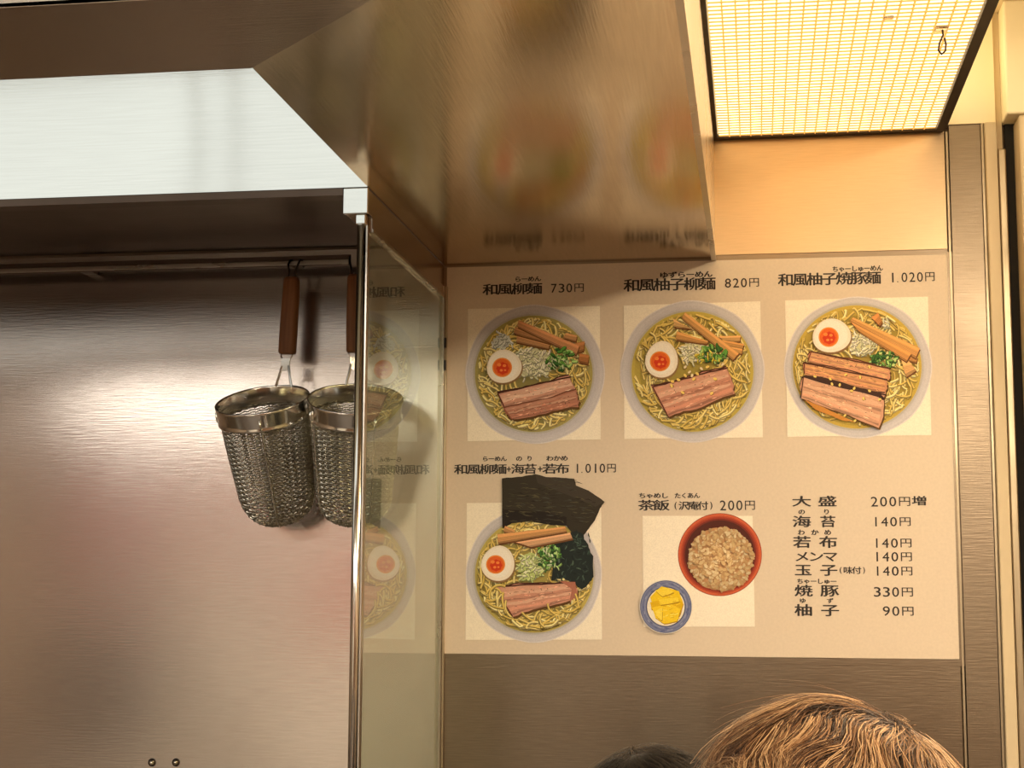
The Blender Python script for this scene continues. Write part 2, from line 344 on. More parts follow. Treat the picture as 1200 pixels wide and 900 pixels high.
def basket_profile():
    P = []
    for i in range(46):
        s = i/45
        if s < .72: z = -.026-.118*s/.72; r = .0635-.0085*(s/.72)**1.4
        else:
            q = (s-.72)/.28*PI/2; z = -.144-.048*math.sin(q); r = .055*math.cos(q)**.72+.0004
        P.append((max(r, .0006), z))
    return P
def make_strainer():
    root = thing('noodle_strainer', '', 'strainer')
    # origin: lower end of the wooden handle; the basket's mouth tips forward
    TM = Matrix.Translation((0, -.065, -.078)) @ Matrix.Rotation(math.radians(25), 4, 'X')
    def part(name, bm, m, smooth=True):
        bmesh.ops.transform(bm, matrix=TM @ Matrix.Diagonal((.985, .985, 1, 1)), verts=bm.verts); return obj(name, bm, m, root, smooth)
    rimm = part('rim', lathe([(.0690, .001), (.0700, .0018), (.0710, .0010), (.0706, -.002), (.0690, -.020), (.0686, -.0225), (.0702, -.0245), (.0700, -.027), (.0680, -.028), (.0660, -.027), (.0668, -.020), (.0684, -.001)], 96, closed=True), M['chrome'])
    for k in range(6):
        a = k*PI/3+.4; bm = bmesh.new()
        bmesh.ops.create_uvsphere(bm, u_segments=8, v_segments=6, radius=.0018, matrix=Matrix.Translation((.0668*math.cos(a), .0668*math.sin(a), -.009)))
        part('rivet', bm, M['chrome']).parent = rimm
    P = basket_profile(); nv = 108
    bm = bmesh.new()
    # woven wire: rings that weave in and out, and uprights
    V = {}
    def W(i, k):
        r, z = P[i]; a = 2*PI*k/nv
        return Vector((r*math.cos(a), r*math.sin(a), z))
    nr = 45
    for i in range(nr):
        for sub in (0, 1):
            if sub: continue
            r, z = P[i]
            if sub: r = (r+P[i+1][0])/2; z = (z+P[i+1][1])/2
            n = 90; wv = .0011
            tube(bm, [((r+wv*math.cos(k*PI+i*PI))*math.cos(2*PI*k/n), (r+wv*math.cos(k*PI+i*PI))*math.sin(2*PI*k/n), z-.0009*math.cos(k*PI*2/3)) for k in range(n)], .00105, 4, True)
    for k in range(nv):
        lim = 46 if k % 3 == 0 else (44 if k % 3 == 1 else 42)
        tube(bm, [W(i, k)for i in range(0, lim, 2)], .00055, 3)
    o = part('wire_mesh', bm, M['wire'], False)
    for k in range(4):
        a = k*PI/2+.42; bm = bmesh.new()
        pts = [(.0715*math.cos(a), .0715*math.sin(a), -.010), (.0712*math.cos(a), .0712*math.sin(a), -.024)]
        pts += [((r+.0026)*math.cos(a), (r+.0026)*math.sin(a), z-.001*(i > 40)) for i, (r, z) in list(enumerate(P))[::3]] + [(.0012*math.cos(a), .0012*math.sin(a), -.1935)]
        part('rib', tube(bm, pts, .0015, 8), M['chrome'])
    # fork from the handle to the rim
    bm = bmesh.new()
    for s in (-1, 1):
        tube(bm, [(s*.0095, 0, .003), (s*.0095, -.001, -.003), (s*.0062, -.002, -.009), (s*.0062, -.003, -.022)], .0012, 8)
        tube(bm, [(s*.0055, -.003, -.018), (s*.0090, -.004, -.034), (s*.0135, -.0045, -.050)], .0020, 8)
    add_box(bm, (-.0070, -.0042, -.026), (.0070, -.0022, -.009))
    add_box(bm, (-.0080, -.0035, -.0100), (.0080, -.0010, -.0070))
    obj('fork', bm, M['chrome'], root)
    # wooden grip
    bm = bmesh.new(); secs = []
    for z, wd, dp in ((0, .0118, .0075), (.003, .0132, .0088), (.03, .0134, .0090), (.08, .0128, .0088), (.113, .0118, .0082), (.118, .0098, .0066)):
        secs.append([bm.verts.new((wd*math.copysign(abs(math.cos(a))**.55, math.cos(a)), dp*math.copysign(abs(math.sin(a))**.55, math.sin(a)), z)) for a in [2*PI*k/24 for k in range(24)]])
    for a, b in zip(secs, secs[1:]):
        for k in range(24): bm.faces.new((a[k], a[(k+1) % 24], b[(k+1) % 24], b[k]))
    bm.faces.new(secs[0][::-1]); bm.faces.new(secs[-1]); obj('handle', bm, M['wood'], root, True)
    # the two wire hooks at the top that go over the rail
    bm = bmesh.new()
    for s in (-1, 1):
        tube(bm, [(s*.0060, 0, .112), (s*.0062, .000, .128), (s*.0085, .001, .138), (s*.0085, .006, .146), (s*.0085, .013, .147), (s*.0085, .018, .143), (s*.0085, .019, .136)], .0017, 8)
    obj('hook', bm, M['hook'], root, True)
    return root
def copy_tree(o, parent=None):
    c = o.copy(); COL.objects.link(c); c.parent = parent
    for ch in list(o.children): copy_tree(ch, c)
    return c
YH = YR-.013
st = make_strainer()
p = at(336.5, 415, YH); st.location = p; st.rotation_euler = (0, math.radians(2.6), math.radians(-12))
st2 = copy_tree(st)
p = at(416, 413, YH-.014); st2.location = p; st2.rotation_euler = (0, math.radians(-.8), math.radians(15))
tag(st, 'left noodle strainer, wooden handle whole in view, wire basket clear of the glass', 'strainer', 'noodle strainers on the rail')
tag(st2, 'right noodle strainer, partly behind the chrome post and glass', 'strainer', 'noodle strainers on the rail')

# ------------------------------------------------------------------ lit louver panel
PXL, PXR, PN = -.0592, .2822, 2.2
lit = thing('ceiling_light_panel', 'long warm light panel in a dark frame with a fine grid diffuser', 'light', ((PXL+PXR)/2, -PN/2, ZF))
def qq(name, bm, m, par_=None, **k): return lp(name, bm, m, lit, **k)
FW = .0125
qq('diffuser', box((PXL+FW, -FW-.002, ZF+.0035), (PXR-FW, -PN+FW, ZF+.006)), M['panel_glow'])
qq('housing', box((PXL+.002, -.004, ZF+.0065), (PXR-.002, -PN+.002, ZC-.002)), M['paint2'])
for nm, a, b in (('frame_bar', (PXL, -.002, ZF), (PXR, -.002-FW, ZF+.012)), ('frame_bar', (PXL, -PN, ZF), (PXR, -PN+FW, ZF+.012)),
                 ('frame_bar', (PXL, -.0145, ZF), (PXL+FW-.002, -PN+FW, ZF+.012)), ('frame_bar', (PXR-FW+.001, -.0145, ZF-.002), (PXR+.002, -PN+FW, ZF+.012))):
    qq(nm, box(a, b), M['bronze'])
n = 20; me = None
for i in range(1, n):
    x = PXL+FW+(PXR-PXL-2*FW)*i/n
    if me is None:
        o = qq('louver_rib', box((-.0009, -FW-.003, ZF+.0012), (.0009, -PN+FW, ZF+.0034)), M['louver']); me = o
        o.location.x = x
    else:
        o2 = me.copy(); COL.objects.link(o2); o2.location.x = x
bm = bmesh.new(); k = 0; y = -FW-.006
while y > -PN+FW:
    add_box(bm, (PXL+FW, y, ZF+.0018), (PXR-FW, y-.0014, ZF+.0034)); y -= .0128
o = qq('cross_ribs', bm, M['louver']); o['kind'] = 'stuff'
qq('added_side_glow', box((PXR+.0022, -.03, ZF+.016), (PXR+.0032, -1.2, ZC-.02)), M['panel_glow'])  # unseen glowing strip added to the panel's side, brightens the trims
# adhesive cable hook stuck to the grid
p = CAM+(at(1103, 33)-CAM)*((ZF+.001-CAM.z)/(at(1103, 33).z-CAM.z))
hk = thing('adhesive_hook', 'small adhesive hook with a dark wire loop stuck under the light panel', 'hook', p)
obj('pad', box((-.008, -.010, -.0035), (.008, .006, 0)), M['clear'], hk, bevel=.001)
obj('wire_loop', tube(bmesh.new(), [(.001, -.003, -.003), (.0015, -.004, -.010), (-.003, -.004, -.020), (-.0045, -.004, -.029), (-.001, -.004, -.034), (.0035, -.004, -.030), (.0045, -.004, -.022), (.003, -.004, -.014)], .0013, 6), M['hook'], hk, True)
p = CAM+(at(1041, 20)-CAM)*((ZF+.001-CAM.z)/(at(1041, 20).z-CAM.z))
o = obj('adhesive_pad', box((-.006, -.006, -.0025), (.006, .006, 0)), M['clear'], None, bevel=.001); o.location = p
tag(o, 'small clear square pad stuck under the light panel left of the hook', 'pad')

# ------------------------------------------------------------------ the menu sheet and its print
YM = -.0035
MZ = [YM-.0004]
menu = thing('menu_sheet', 'large beige paper menu with four noodle bowl photos, prices and Japanese lettering', 'menu', at(820, 540))
def mat_ink(me, cols):
    ca = me.color_attributes.new('ink', 'FLOAT_COLOR', 'CORNER')
    buf = np.ones((len(me.loops), 4), dtype=np.float32)
    for p, c in zip(me.polygons, cols): buf[p.loop_start:p.loop_start+p.loop_total, :3] = c
    ca.data.foreach_set('color', buf.ravel())
class Ink:
    """flat printed shapes on the sheet, in the photograph's coordinates carried onto the wall plane"""
    def __init__(s): s.v, s.f, s.c = [], [], []
    def poly(s, pts, col, jit=0):
        y = MZ[0]; MZ[0] -= 2e-6 if len(s.f) else 1e-5
        b = len(s.v); s.v += [tuple(at(px, pyy, y)) for px, pyy in pts]; s.f.append(tuple(range(b, b+len(pts))))
        k = 1+rnd.uniform(-jit, jit); s.c.append([min(1, q*k) for q in lin(col)])
    def ribbon(s, pts, wd, col, shade=None, jit=.0):
        MZ[0] -= 2e-6; y = MZ[0]; n = len(pts); L, R = [], []
        for i, (x, yy) in enumerate(pts):
            x0, y0 = pts[max(0, i-1)]; x1, y1 = pts[min(n-1, i+1)]; dx, dy = x1-x0, y1-y0; d = math.hypot(dx, dy) or 1
            ww = wd[i] if isinstance(wd, list) else wd
            L.append((x-dy/d*ww/2, yy+dx/d*ww/2)); R.append((x+dy/d*ww/2, yy-dx/d*ww/2))
        b = len(s.v); s.v += [tuple(at(*q, y)) for q in L]+[tuple(at(*q, y)) for q in R]; k = 1+rnd.uniform(-jit, jit)
        for i in range(n-1): s.f.append((b+i, b+i+1, b+n+i+1, b+n+i)); s.c.append([min(1, q*k) for q in lin(col)])
    def build(s, name, parent, m='print', label=None):
        me = bpy.data.meshes.new(name); me.from_pydata(s.v, [], s.f); me.update(); mat_ink(me, s.c)
        o = bpy.data.objects.new(name, me); COL.objects.link(o); me.materials.append(M[m])
        root = parent
        while root.parent: root = root.parent
        o.parent = parent
        if parent == menu: o.matrix_parent_inverse = Matrix.Translation(-Vector(menu.location))
        if label: o['label'] = label
        return o
def ell(cx, cy, rx, ry, n=40, rot=0, wob=0, ph=0, egg=0):
    o = []
    for k in range(n):
        a = 2*PI*k/n; r = 1+wob*math.cos(8*a+ph)
        x = rx*r*math.cos(a)*(1+egg*math.sin(a)); y = ry*r*math.sin(a)
        o.append((cx+x*math.cos(rot)-y*math.sin(rot), cy+x*math.sin(rot)+y*math.cos(rot)))
    return o
def rough_poly(pts, n=5, amp=.6, seed=0):
    r = random.Random(seed); o = []
    for i in range(len(pts)):
        a, b = pts[i], pts[(i+1) % len(pts)]
        for k in range(n):
            f = k/n; j = amp if k else amp*.4
            o.append((a[0]+(b[0]-a[0])*f+r.uniform(-j, j), a[1]+(b[1]-a[1])*f+r.uniform(-j, j)))
    return o
BG = (222, 206, 186); CARD = (250, 240, 222)
# the sheet itself, 1 mm of laminated paper
P4 = [at(524.3, 315.2), at(1112, 297.3), at(1121, 771), at(520, 767)]
x0m, x1m = (P4[0].x+P4[3].x)/2, (P4[1].x+P4[2].x)/2; z1m, z0m = (P4[0].z+P4[1].z)/2, (P4[2].z+P4[3].z)/2
o = obj('paper', box((x0m, -.0012, z0m), (x1m, YM, z1m)), M['sheet'], menu); o.matrix_parent_inverse = Matrix.Translation(-Vector(menu.location))
mat_ink(o.data, [lin(BG)]*6)
lam = bmesh.new()
for a, b in (((x0m-.004, z0m-.010), (x1m+.010, z0m-.0005)), ((x1m+.0003, z0m-.0005), (x1m+.010, z1m+.004)), ((x0m-.004, z1m+.0003), (x1m, z1m+.004))):
    add_box(lam, (a[0], -.0012, a[1]), (b[0], -.0021, b[1]))
o = obj('laminate_edge', lam, M['steel_right'], menu); o.matrix_parent_inverse = Matrix.Translation(-Vector(menu.location)); o['label'] = 'clear plastic edge showing the steel behind'

def noodles(I, cx, cy, rx, ry, n, seed, pal, avoid=None, a0=0, a1=2*PI, rmin=.45):
    r = random.Random(seed)
    for k in range(n):
        a = r.uniform(a0, a1); rr = r.uniform(rmin, .97); x, y = cx+rx*rr*math.cos(a), cy+ry*rr*math.sin(a)
        h = a+PI/2+r.uniform(-.7, .7); c = r.uniform(-.22, .22); pts = []
        for q in range(r.randint(9, 16)):
            pts.append((x, y)); h += c+r.uniform(-.12, .12)
            x += 2.0*math.cos(h); y += 2.0*math.sin(h)
            d = ((x-cx)/rx)**2+((y-cy)/ry)**2
            if d > .92: h = math.atan2(y-cy, x-cx)+PI/2*(1 if c > 0 else -1)+(.25 if c > 0 else -.25); x = cx+(x-cx)*.97; y = cy+(y-cy)*.97
        col = r.choice(pal); wd = r.uniform(1.5, 2.3)
        I.ribbon([(a_, b_+.7) for a_, b_ in pts], wd+1.0, tuple(int(v*.66) for v in col))
        I.ribbon(pts, wd, col, jit=.08)
        I.ribbon([(a_-.25, b_-.25) for a_, b_ in pts], wd*.35, tuple(min(255, int(v*1.13)) for v in col))
NOOD = [(222, 200, 120), (232, 212, 140), (206, 180, 96), (238, 222, 158), (216, 190, 104)]
def bowl(card, cpts, B, S, soup=(196, 176, 96)):
    MZ[0] = YM-.0004; I = Ink(); I.poly(cpts, CARD); c = I.build('photo_card', menu); return_c = c
    I = Ink(); cx, cy, rx, ry = B
    I.poly(ell(cx, cy, rx, ry, 96, 0, .006, .4), (226, 220, 222))
    for k, f in enumerate((.985, .96, .93, .90)):
        I.poly(ell(cx, cy, rx*f, ry*f, 96, 0, .005*(1-k/4), .4), [(204, 200, 206), (208, 204, 209), (203, 199, 205), (198, 194, 201)][k])
    sx, sy, srx, sry = S
    I.poly(ell(sx, sy, srx*1.03, sry*1.03, 72), (186, 182, 176)); I.build('printed_bowl', c)
    I = Ink(); I.poly(ell(sx, sy, srx, sry, 72), soup); I.poly(ell(sx, sy, srx*.95, sry*.95, 72), tuple(int(v*.93) for v in soup))
    I.poly(ell(sx, sy+2, srx*.86, sry*.86, 72), tuple(int(v*.84) for v in soup)); I.build('printed_soup', c)
    I = Ink(); noodles(I, sx, sy, srx, sry, 330, int(cx), NOOD); I.build('printed_noodles', c)
    return c
def egg(c, cx, cy, rx, ry, rot, yk=(0, 0), yr=11.3):
    I = Ink(); I.poly(ell(cx+.8, cy+1.6, rx+.6, ry+.6, 40, rot, egg=.10), (150, 118, 78))
    I.poly(ell(cx, cy, rx, ry, 40, rot, egg=.10), (246, 236, 220)); I.poly(ell(cx-.8, cy-.8, rx*.86, ry*.86, 40, rot, egg=.10), (251, 244, 232))
    x, y = cx+yk[0], cy+yk[1]
    I.poly(ell(x, y, yr, yr*.98, 32), (240, 150, 60)); I.poly(ell(x, y, yr*.88, yr*.86, 32), (232, 104, 38)); I.poly(ell(x+.5, y+1, yr*.62, yr*.6, 24, wob=.08), (216, 62, 26))
    for dx, dy, q in ((-3.5, -3, 2.6), (2.5, -2, 2.1), (-1, 3.2, 1.9), (3.2, 3, 1.4)):
        I.poly(ell(x+dx*yr/11, y+dy*yr/11, q, q*.8, 10), (244, 140, 62))
    I.build('printed_egg', c)
def stick(I, pts, col=(214, 160, 104)):
    I.poly([(x+.8, y+2.0) for x, y in pts], (112, 72, 38)); I.poly(rough_poly(pts, 4, .35, int(pts[0][0])), col)
    a, b, c_, d = pts[:4]
    mid = lambda p, q, f: (p[0]+(q[0]-p[0])*f, p[1]+(q[1]-p[1])*f)
    I.poly([mid(a, d, .06), mid(b, c_, .06), mid(b, c_, .30), mid(a, d, .36)], tuple(min(255, int(v*1.12)) for v in col))
    I.poly([mid(a, d, .82), mid(b, c_, .8), c_, d], tuple(int(v*.78) for v in col))
    for f in (.45, .55, .68): I.ribbon([mid(a, d, f), mid(mid(a, d, f), mid(b, c_, f), .5), mid(b, c_, f)], .45, tuple(int(v*.86) for v in col))
def shreds(I, cx, cy, rx, ry, n, pal, seed, ln=(5, 11), wd=(1.0, 2.2), base=None):
    r = random.Random(seed)
    if base: I.poly(rough_poly(ell(cx, cy, rx*.95, ry*.95, 14), 3, 1.4, seed), base)
    for k in range(n):
        a = r.uniform(0, 2*PI); q = math.sqrt(r.random()); x, y = cx+rx*q*math.cos(a), cy+ry*q*math.sin(a)
        h = r.uniform(0, 2*PI); l = r.uniform(*ln); w_ = r.uniform(*wd); cv = r.uniform(-.35, .35); pts = []
        for i in range(4): pts.append((x, y)); x += l/4*math.cos(h); y += l/4*math.sin(h); h += cv
        col = r.choice(pal)
        I.ribbon([(u+.4, v_+.7) for u, v_ in pts], w_+.5, tuple(int(t_*.62) for t_ in col)); I.ribbon(pts, [w_*.5, w_, w_, w_*.4], col, jit=.07)
NEGI = [(238, 236, 206), (226, 226, 190), (246, 242, 220), (214, 216, 176), (250, 248, 232)]
GREEN = [(60, 110, 44), (84, 140, 58), (40, 84, 36), (116, 164, 80), (160, 196, 118), (52, 98, 42)]
def leaves(I, cx, cy, rx, ry, n, seed, pal=GREEN, sz=(2.2, 4.6)):
    r = random.Random(seed)
    for k in range(n):
        a = r.uniform(0, 2*PI); q = math.sqrt(r.random()); x, y = cx+rx*q*math.cos(a), cy+ry*q*math.sin(a)
        s = r.uniform(*sz); ro = r.uniform(0, PI); c = r.choice(pal)
        I.poly(ell(x+.3, y+.7, s, s*.5, 10, ro), tuple(int(v*.55) for v in c)); I.poly(ell(x, y, s*.92, s*.42, 10, ro), c, .1)
        I.ribbon([(x-s*.8*math.cos(ro), y-s*.8*math.sin(ro)), (x+s*.8*math.cos(ro), y+s*.8*math.sin(ro))], .5, tuple(min(255, int(v*1.35)) for v in c))
def pork(I, pts, seed, lean=(208, 152, 130), fat=(232, 194, 172), rind=(74, 38, 26), bands=((.30, .14), (.62, .10)), rindtop=True):
    """pts: TL, TR, BR, BL"""
    r = random.Random(seed); TL, TR, BR, BL = pts
    P = lambda u, v: tuple((TL[i]*(1-u)+TR[i]*u)*(1-v)+(BL[i]*(1-u)+BR[i]*u)*v for i in (0, 1))
    out = [P(k/12, 0) for k in range(12)]+[P(1, k/6) for k in range(6)]+[P(1-k/12, 1) for k in range(12)]+[P(0, 1-k/6) for k in range(6)]
    out = [(x+r.uniform(-1.2, 1.2)+1.2*math.sin(i_*.9), y+r.uniform(-.8, .8)+1.0*math.sin(i_*.6+seed)) for i_, (x, y) in enumerate(out)]
    I.poly([(x+1.4, y+2.4) for x, y in out], (96, 66, 30)); I.poly([(x-.6, y-1.5) for x, y in out], rind); I.poly(out, lean)
    def band(v, h, col, a=.012, u0=.02, u1=.98):
        n = 14; ph = r.uniform(0, 6)
        top = [P(u0+(u1-u0)*k/n, v-h/2+a*2*math.sin(ph+k*.9)+r.uniform(-a, a)) for k in range(n+1)]
        bot = [P(u0+(u1-u0)*k/n, v+h/2+a*2*math.sin(ph+k*.7)+r.uniform(-a, a)) for k in range(n, -1, -1)]
        I.poly(top+bot, col)
    band(.16, .20, tuple(int(l*.5+f*.5) for l, f in zip(lean, fat)))
    for v, h in bands: band(v, h, fat)
    band(.50, .05, tuple(int(l*.82) for l in lean)); band(.80, .10, tuple(min(255, int(l*1.1)) for l in lean)); band(.93, .06, tuple(int(l*.78) for l in lean))
    for k in range(70):
        u, v = r.uniform(.04, .94), r.uniform(.06, .94); du = r.uniform(.02, .08); f = r.choice((.80, .88, 1.1, 1.16, 1.22))
        c = tuple(min(255, int(l*f)) for l in r.choice((lean, fat))); I.ribbon([P(u, v), P(u+du/2, v+r.uniform(-.03, .03)), P(min(1, u+du), v)], [.3, r.uniform(.5, 1.4), .3], c)
    for k in range(10):
        u, v = r.uniform(.1, .9), r.uniform(.1, .9); I.poly(ell(*P(u, v), .8, .5, 6, r.uniform(0, 3)), tuple(int(l*.6) for l in lean))
    if rindtop: I.ribbon([P(k/12, .01+r.uniform(-.02, .02)) for k in range(13)], 1.7, rind)
    I.ribbon([P(.005, k/5) for k in range(6)], 1.3, tuple(int(q*1.3) for q in rind))
def bits(I, pts, col, s, seed):
    r = random.Random(seed)
    for x, y in pts:
        I.poly(ell(x+.3, y+.5, s, s*.7, 7, r.uniform(0, 3)), (120, 84, 40)); I.poly(ell(x, y, s*.95, s*.62, 7, r.uniform(0, 3)), col)

# bowl 1 : egg, bamboo shoots, white leek, greens, one slab of pork
c1 = bowl(1, [(548.3, 362), (703, 358.5), (704, 515), (547.5, 517)], (627, 438.6, 81.5, 81.3), (625.5, 438, 69, 68.3), (176, 164, 96))
I = Ink()
shreds(I, 588, 400, 11, 9, 30, [(214, 216, 208), (230, 232, 226), (196, 200, 190)], 3, base=(200, 204, 196)); shreds(I, 624, 425, 27, 18, 150, NEGI, 5, base=(206, 204, 166)); I.build('printed_leek', c1)
I = Ink()
stick(I, [(606, 391), (644, 403), (643, 409), (605, 401)], (196, 146, 98)); stick(I, [(604, 383), (640, 394), (646, 403), (602, 391)], (186, 134, 88))
stick(I, [(663, 390), (676, 393), (675, 400), (660, 396)], (206, 152, 100)); stick(I, [(674, 402), (685, 400), (684, 411), (676, 413)], (190, 130, 80)); stick(I, [(679, 414), (690, 416), (689, 427), (678, 424)], (184, 122, 70))
stick(I, [(608, 375), (679, 405), (675, 416), (606, 383)], (206, 146, 100)); I.build('printed_bamboo_shoot', c1)
I = Ink(); leaves(I, 657, 421, 17, 13, 60, 8); shreds(I, 655, 424, 13, 9, 22, [(196, 222, 160), (150, 190, 110), (222, 236, 190)], 9, (4, 8), (.8, 1.4)); I.build('printed_greens', c1)
I = Ink(); pork(I, [(583, 461), (669, 441), (679, 470), (597, 491)], 11); pork(I, [(590, 479), (676, 458), (678, 476), (600, 492)], 17, (184, 124, 102), (206, 160, 136), (120, 72, 54), ((.4, .12),), False); I.build('printed_pork', c1)
egg(c1, 590.5, 429, 20.5, 19.5, -.3, (-2, 1.6), 11.6)

# bowl 2 : yuzu
c2 = bowl(2, [(731, 358), (891, 353), (894, 512.5), (731.5, 514.5)], (811.3, 435.3, 84.5, 83), (811.5, 435.5, 71.5, 70.5), (198, 178, 84))
I = Ink(); shreds(I, 812, 412, 14, 13, 70, NEGI, 25, base=(214, 210, 160)); I.build('printed_leek', c2)
I = Ink()
stick(I, [(789, 373), (803, 382), (816, 386), (790, 383)], (222, 178, 118)); stick(I, [(793, 388), (830, 400), (828, 403), (792, 398)], (214, 158, 92))
stick(I, [(842, 394), (868, 393), (867, 400), (848, 399)], (226, 176, 112)); stick(I, [(846, 398), (872, 403), (870, 409), (852, 405)], (214, 158, 92)); stick(I, [(850, 405), (870, 409), (869, 415), (856, 410)], (220, 166, 100))
stick(I, [(803, 366), (866, 414), (859, 422), (799, 373)], (216, 162, 98)); I.build('printed_bamboo_shoot', c2)
I = Ink(); leaves(I, 836, 414, 15, 11, 50, 28); shreds(I, 830, 418, 14, 7, 24, [(180, 206, 96), (226, 206, 70), (150, 190, 90), (236, 220, 96)], 29, (4, 9), (1, 2)); I.build('printed_greens', c2)
I = Ink(); pork(I, [(764, 453), (853, 430), (861, 462), (783, 489)], 31, (200, 140, 118), (222, 176, 152))
bits(I, [(788, 447), (795, 445), (787, 452), (813, 444), (817, 438), (803, 440), (838, 444), (829, 430), (834, 461), (800, 460)], (246, 216, 120), 2.6, 4); I.build('printed_pork', c2)
I = Ink(); bits(I, [(808, 436), (822, 432), (811, 440), (803, 430), (847, 427)], (240, 226, 190), 2.4, 6); I.build('printed_yuzu_peel', c2)['kind'] = 'stuff'
egg(c2, 775.5, 421, 19, 21.5, .15, (-2, 2.4), 12)

# bowl 3 : three slabs of pork
c3 = bowl(3, [(920, 352), (1087.5, 347.5), (1091.5, 510), (922.5, 512)], (1005.5, 430.6, 86.5, 82.7), (1004.5, 430, 75.5, 72.3), (206, 178, 80))
I = Ink(); shreds(I, 1009, 404, 15, 12, 80, NEGI, 45, base=(220, 216, 166)); shreds(I, 1040, 381, 5, 4, 10, NEGI, 46); I.build('printed_leek', c3)
I = Ink()
stick(I, [(1021, 372), (1029, 366), (1034, 378), (1031, 382)], (208, 142, 80)); stick(I, [(1056, 421), (1066, 424), (1074, 434), (1062, 442)], (228, 176, 116)); stick(I, [(1060, 415), (1075, 418), (1074, 425), (1066, 423)], (206, 148, 84))
stick(I, [(1000, 372), (1078, 408), (1073, 420), (996, 376)], (222, 162, 96)); stick(I, [(997, 377), (1068, 414), (1062, 424), (1006, 388)], (216, 154, 88)); I.build('printed_bamboo_shoot', c3)
I = Ink(); leaves(I, 1037, 421, 18, 9, 56, 48); bits(I, [(1040, 419), (1047, 428), (1032, 414), (1049, 422)], (200, 220, 140), 2.2, 5); I.build('printed_greens', c3)
I = Ink(); pork(I, [(950, 412), (1044, 432), (1041, 446), (946, 424)], 51, (210, 150, 116), (226, 176, 124), (96, 52, 34))
pork(I, [(942, 425), (1040, 445), (1038, 462), (942, 438)], 52, (206, 146, 108), (222, 166, 112), (84, 46, 32)); 
pork(I, [(941, 441), (1038, 462), (1031, 501), (938, 466)], 53, (212, 160, 132), (228, 184, 154), (56, 32, 26), ((.35, .12), (.7, .14)))
I.ribbon([(943, 441), (962, 445), (985, 451), (1010, 458), (1030, 463), (1036, 468)], [3, 7, 7, 4, 5, 3], (64, 40, 34))
I.poly(rough_poly([(943, 468), (975, 482), (1002, 495), (985, 492), (955, 480)], 3, .6, 3), (206, 140, 62))
bits(I, [(975, 450), (991, 439), (1008, 442), (998, 458), (984, 451), (1019, 430), (1012, 467), (1019, 458), (955, 441), (1031, 468), (990, 487), (1002, 493), (973, 444), (1001, 455)], (246, 218, 120), 2.2, 9); I.build('printed_pork', c3)
egg(c3, 974.5, 393, 22.5, 19.8, -.15, (-3.4, 2), 11.8)

# bowl 4 : seaweed
c4 = bowl(4, [(547, 589.5), (704.5, 588), (705.5, 749.5), (545.5, 750)], (625.5, 673.5, 79.5, 79.5), (626, 674, 69.5, 67.5), (198, 180, 96))
I = Ink()
nori = [(588, 560.5), (612, 558.5), (627, 555.5), (640, 559), (660, 560), (673, 561), (675, 569), (690, 575), (700, 582), (708.5, 588), (703, 596), (697, 610), (688, 622), (682, 631), (672, 628), (664, 616), (645, 615), (620, 611), (600, 613), (589, 620)]
I.poly(rough_poly(nori, 4, .35, 2), (52, 46, 34)); r = random.Random(3)
I.poly([(627, 555.8), (640, 559), (660, 560), (673, 561), (675, 569), (690, 575), (700, 582), (708, 588), (698, 594), (680, 586), (650, 574), (630, 566)], (64, 56, 46))
I.poly([(589, 597), (612, 598), (640, 600), (664, 606), (664, 616), (645, 615), (620, 611), (600, 613), (589, 619)], (34, 26, 20))
for k in range(170):
    x, y = r.uniform(590, 695), r.uniform(562, 612)
    if x-588 < (y-640)*-6+220 and (x < 672 or y > 578+(x-672)*.4): 
        l = r.uniform(3, 12); I.ribbon([(x, y), (x+l*.5, y+r.uniform(-1, 1.6)), (min(x+l, 698), y+r.uniform(-.5, 2))], [.3, r.uniform(.5, 1.6), .3], r.choice([(74, 68, 46), (40, 34, 24), (86, 78, 54), (60, 56, 38), (30, 26, 20), (68, 66, 56)]))
I.build('printed_nori', c4)
I = Ink()
wk = [(640, 633), (664, 627), (676, 621), (684, 628), (690, 641), (695, 652), (696, 676), (690, 684), (682, 691), (674, 684), (660, 677), (646, 680), (650, 655)]
I.poly(rough_poly(wk, 4, 1.0, 5), (30, 40, 38)); r = random.Random(9)
for k in range(90):
    x, y = r.uniform(654, 692), r.uniform(630, 684); h = r.uniform(0, 6); pts = []
    for q in range(5): pts.append((x, y)); x += 1.6*math.cos(h); y += 1.6*math.sin(h); h += r.uniform(-.6, .6)
    if max(a for a, b in pts) < 694 and min(a for a, b in pts) > 650: I.ribbon(pts, [.3, 1.2, 1.6, 1.0, .3], r.choice([(44, 60, 56), (58, 78, 68), (22, 30, 30), (84, 104, 90), (36, 50, 46)]))
I.build('printed_wakame', c4)
I = Ink(); shreds(I, 622, 664, 15, 17, 90, [(208, 220, 150), (224, 232, 182), (190, 206, 128), (238, 240, 206)], 65, base=(190, 204, 130)); I.build('printed_leek', c4)
I = Ink(); leaves(I, 643, 650, 14, 15, 46, 68, GREEN+[(140, 186, 110)]); shreds(I, 644, 652, 14, 17, 34, [(150, 190, 110), (190, 216, 150), (96, 140, 70), (224, 236, 200)], 69, (4, 9), (.9, 1.8)); I.build('printed_greens', c4)
I = Ink(); stick(I, [(592, 616), (604, 622), (600, 626), (590, 623)], (204, 150, 98)); stick(I, [(600, 634), (668, 624), (671, 631), (622, 641)], (226, 176, 134)); stick(I, [(583, 626), (662, 617), (664, 623), (584, 637)], (214, 158, 100)); I.build('printed_bamboo_shoot', c4)
I = Ink(); pork(I, [(578, 687), (674, 682), (677, 701), (600, 722)], 71, (204, 146, 124), (222, 176, 152)); I.poly(rough_poly([(656, 681), (674, 682), (677, 701), (668, 706), (670, 690)], 3, .5, 2), (176, 112, 92)); I.build('printed_pork', c4)
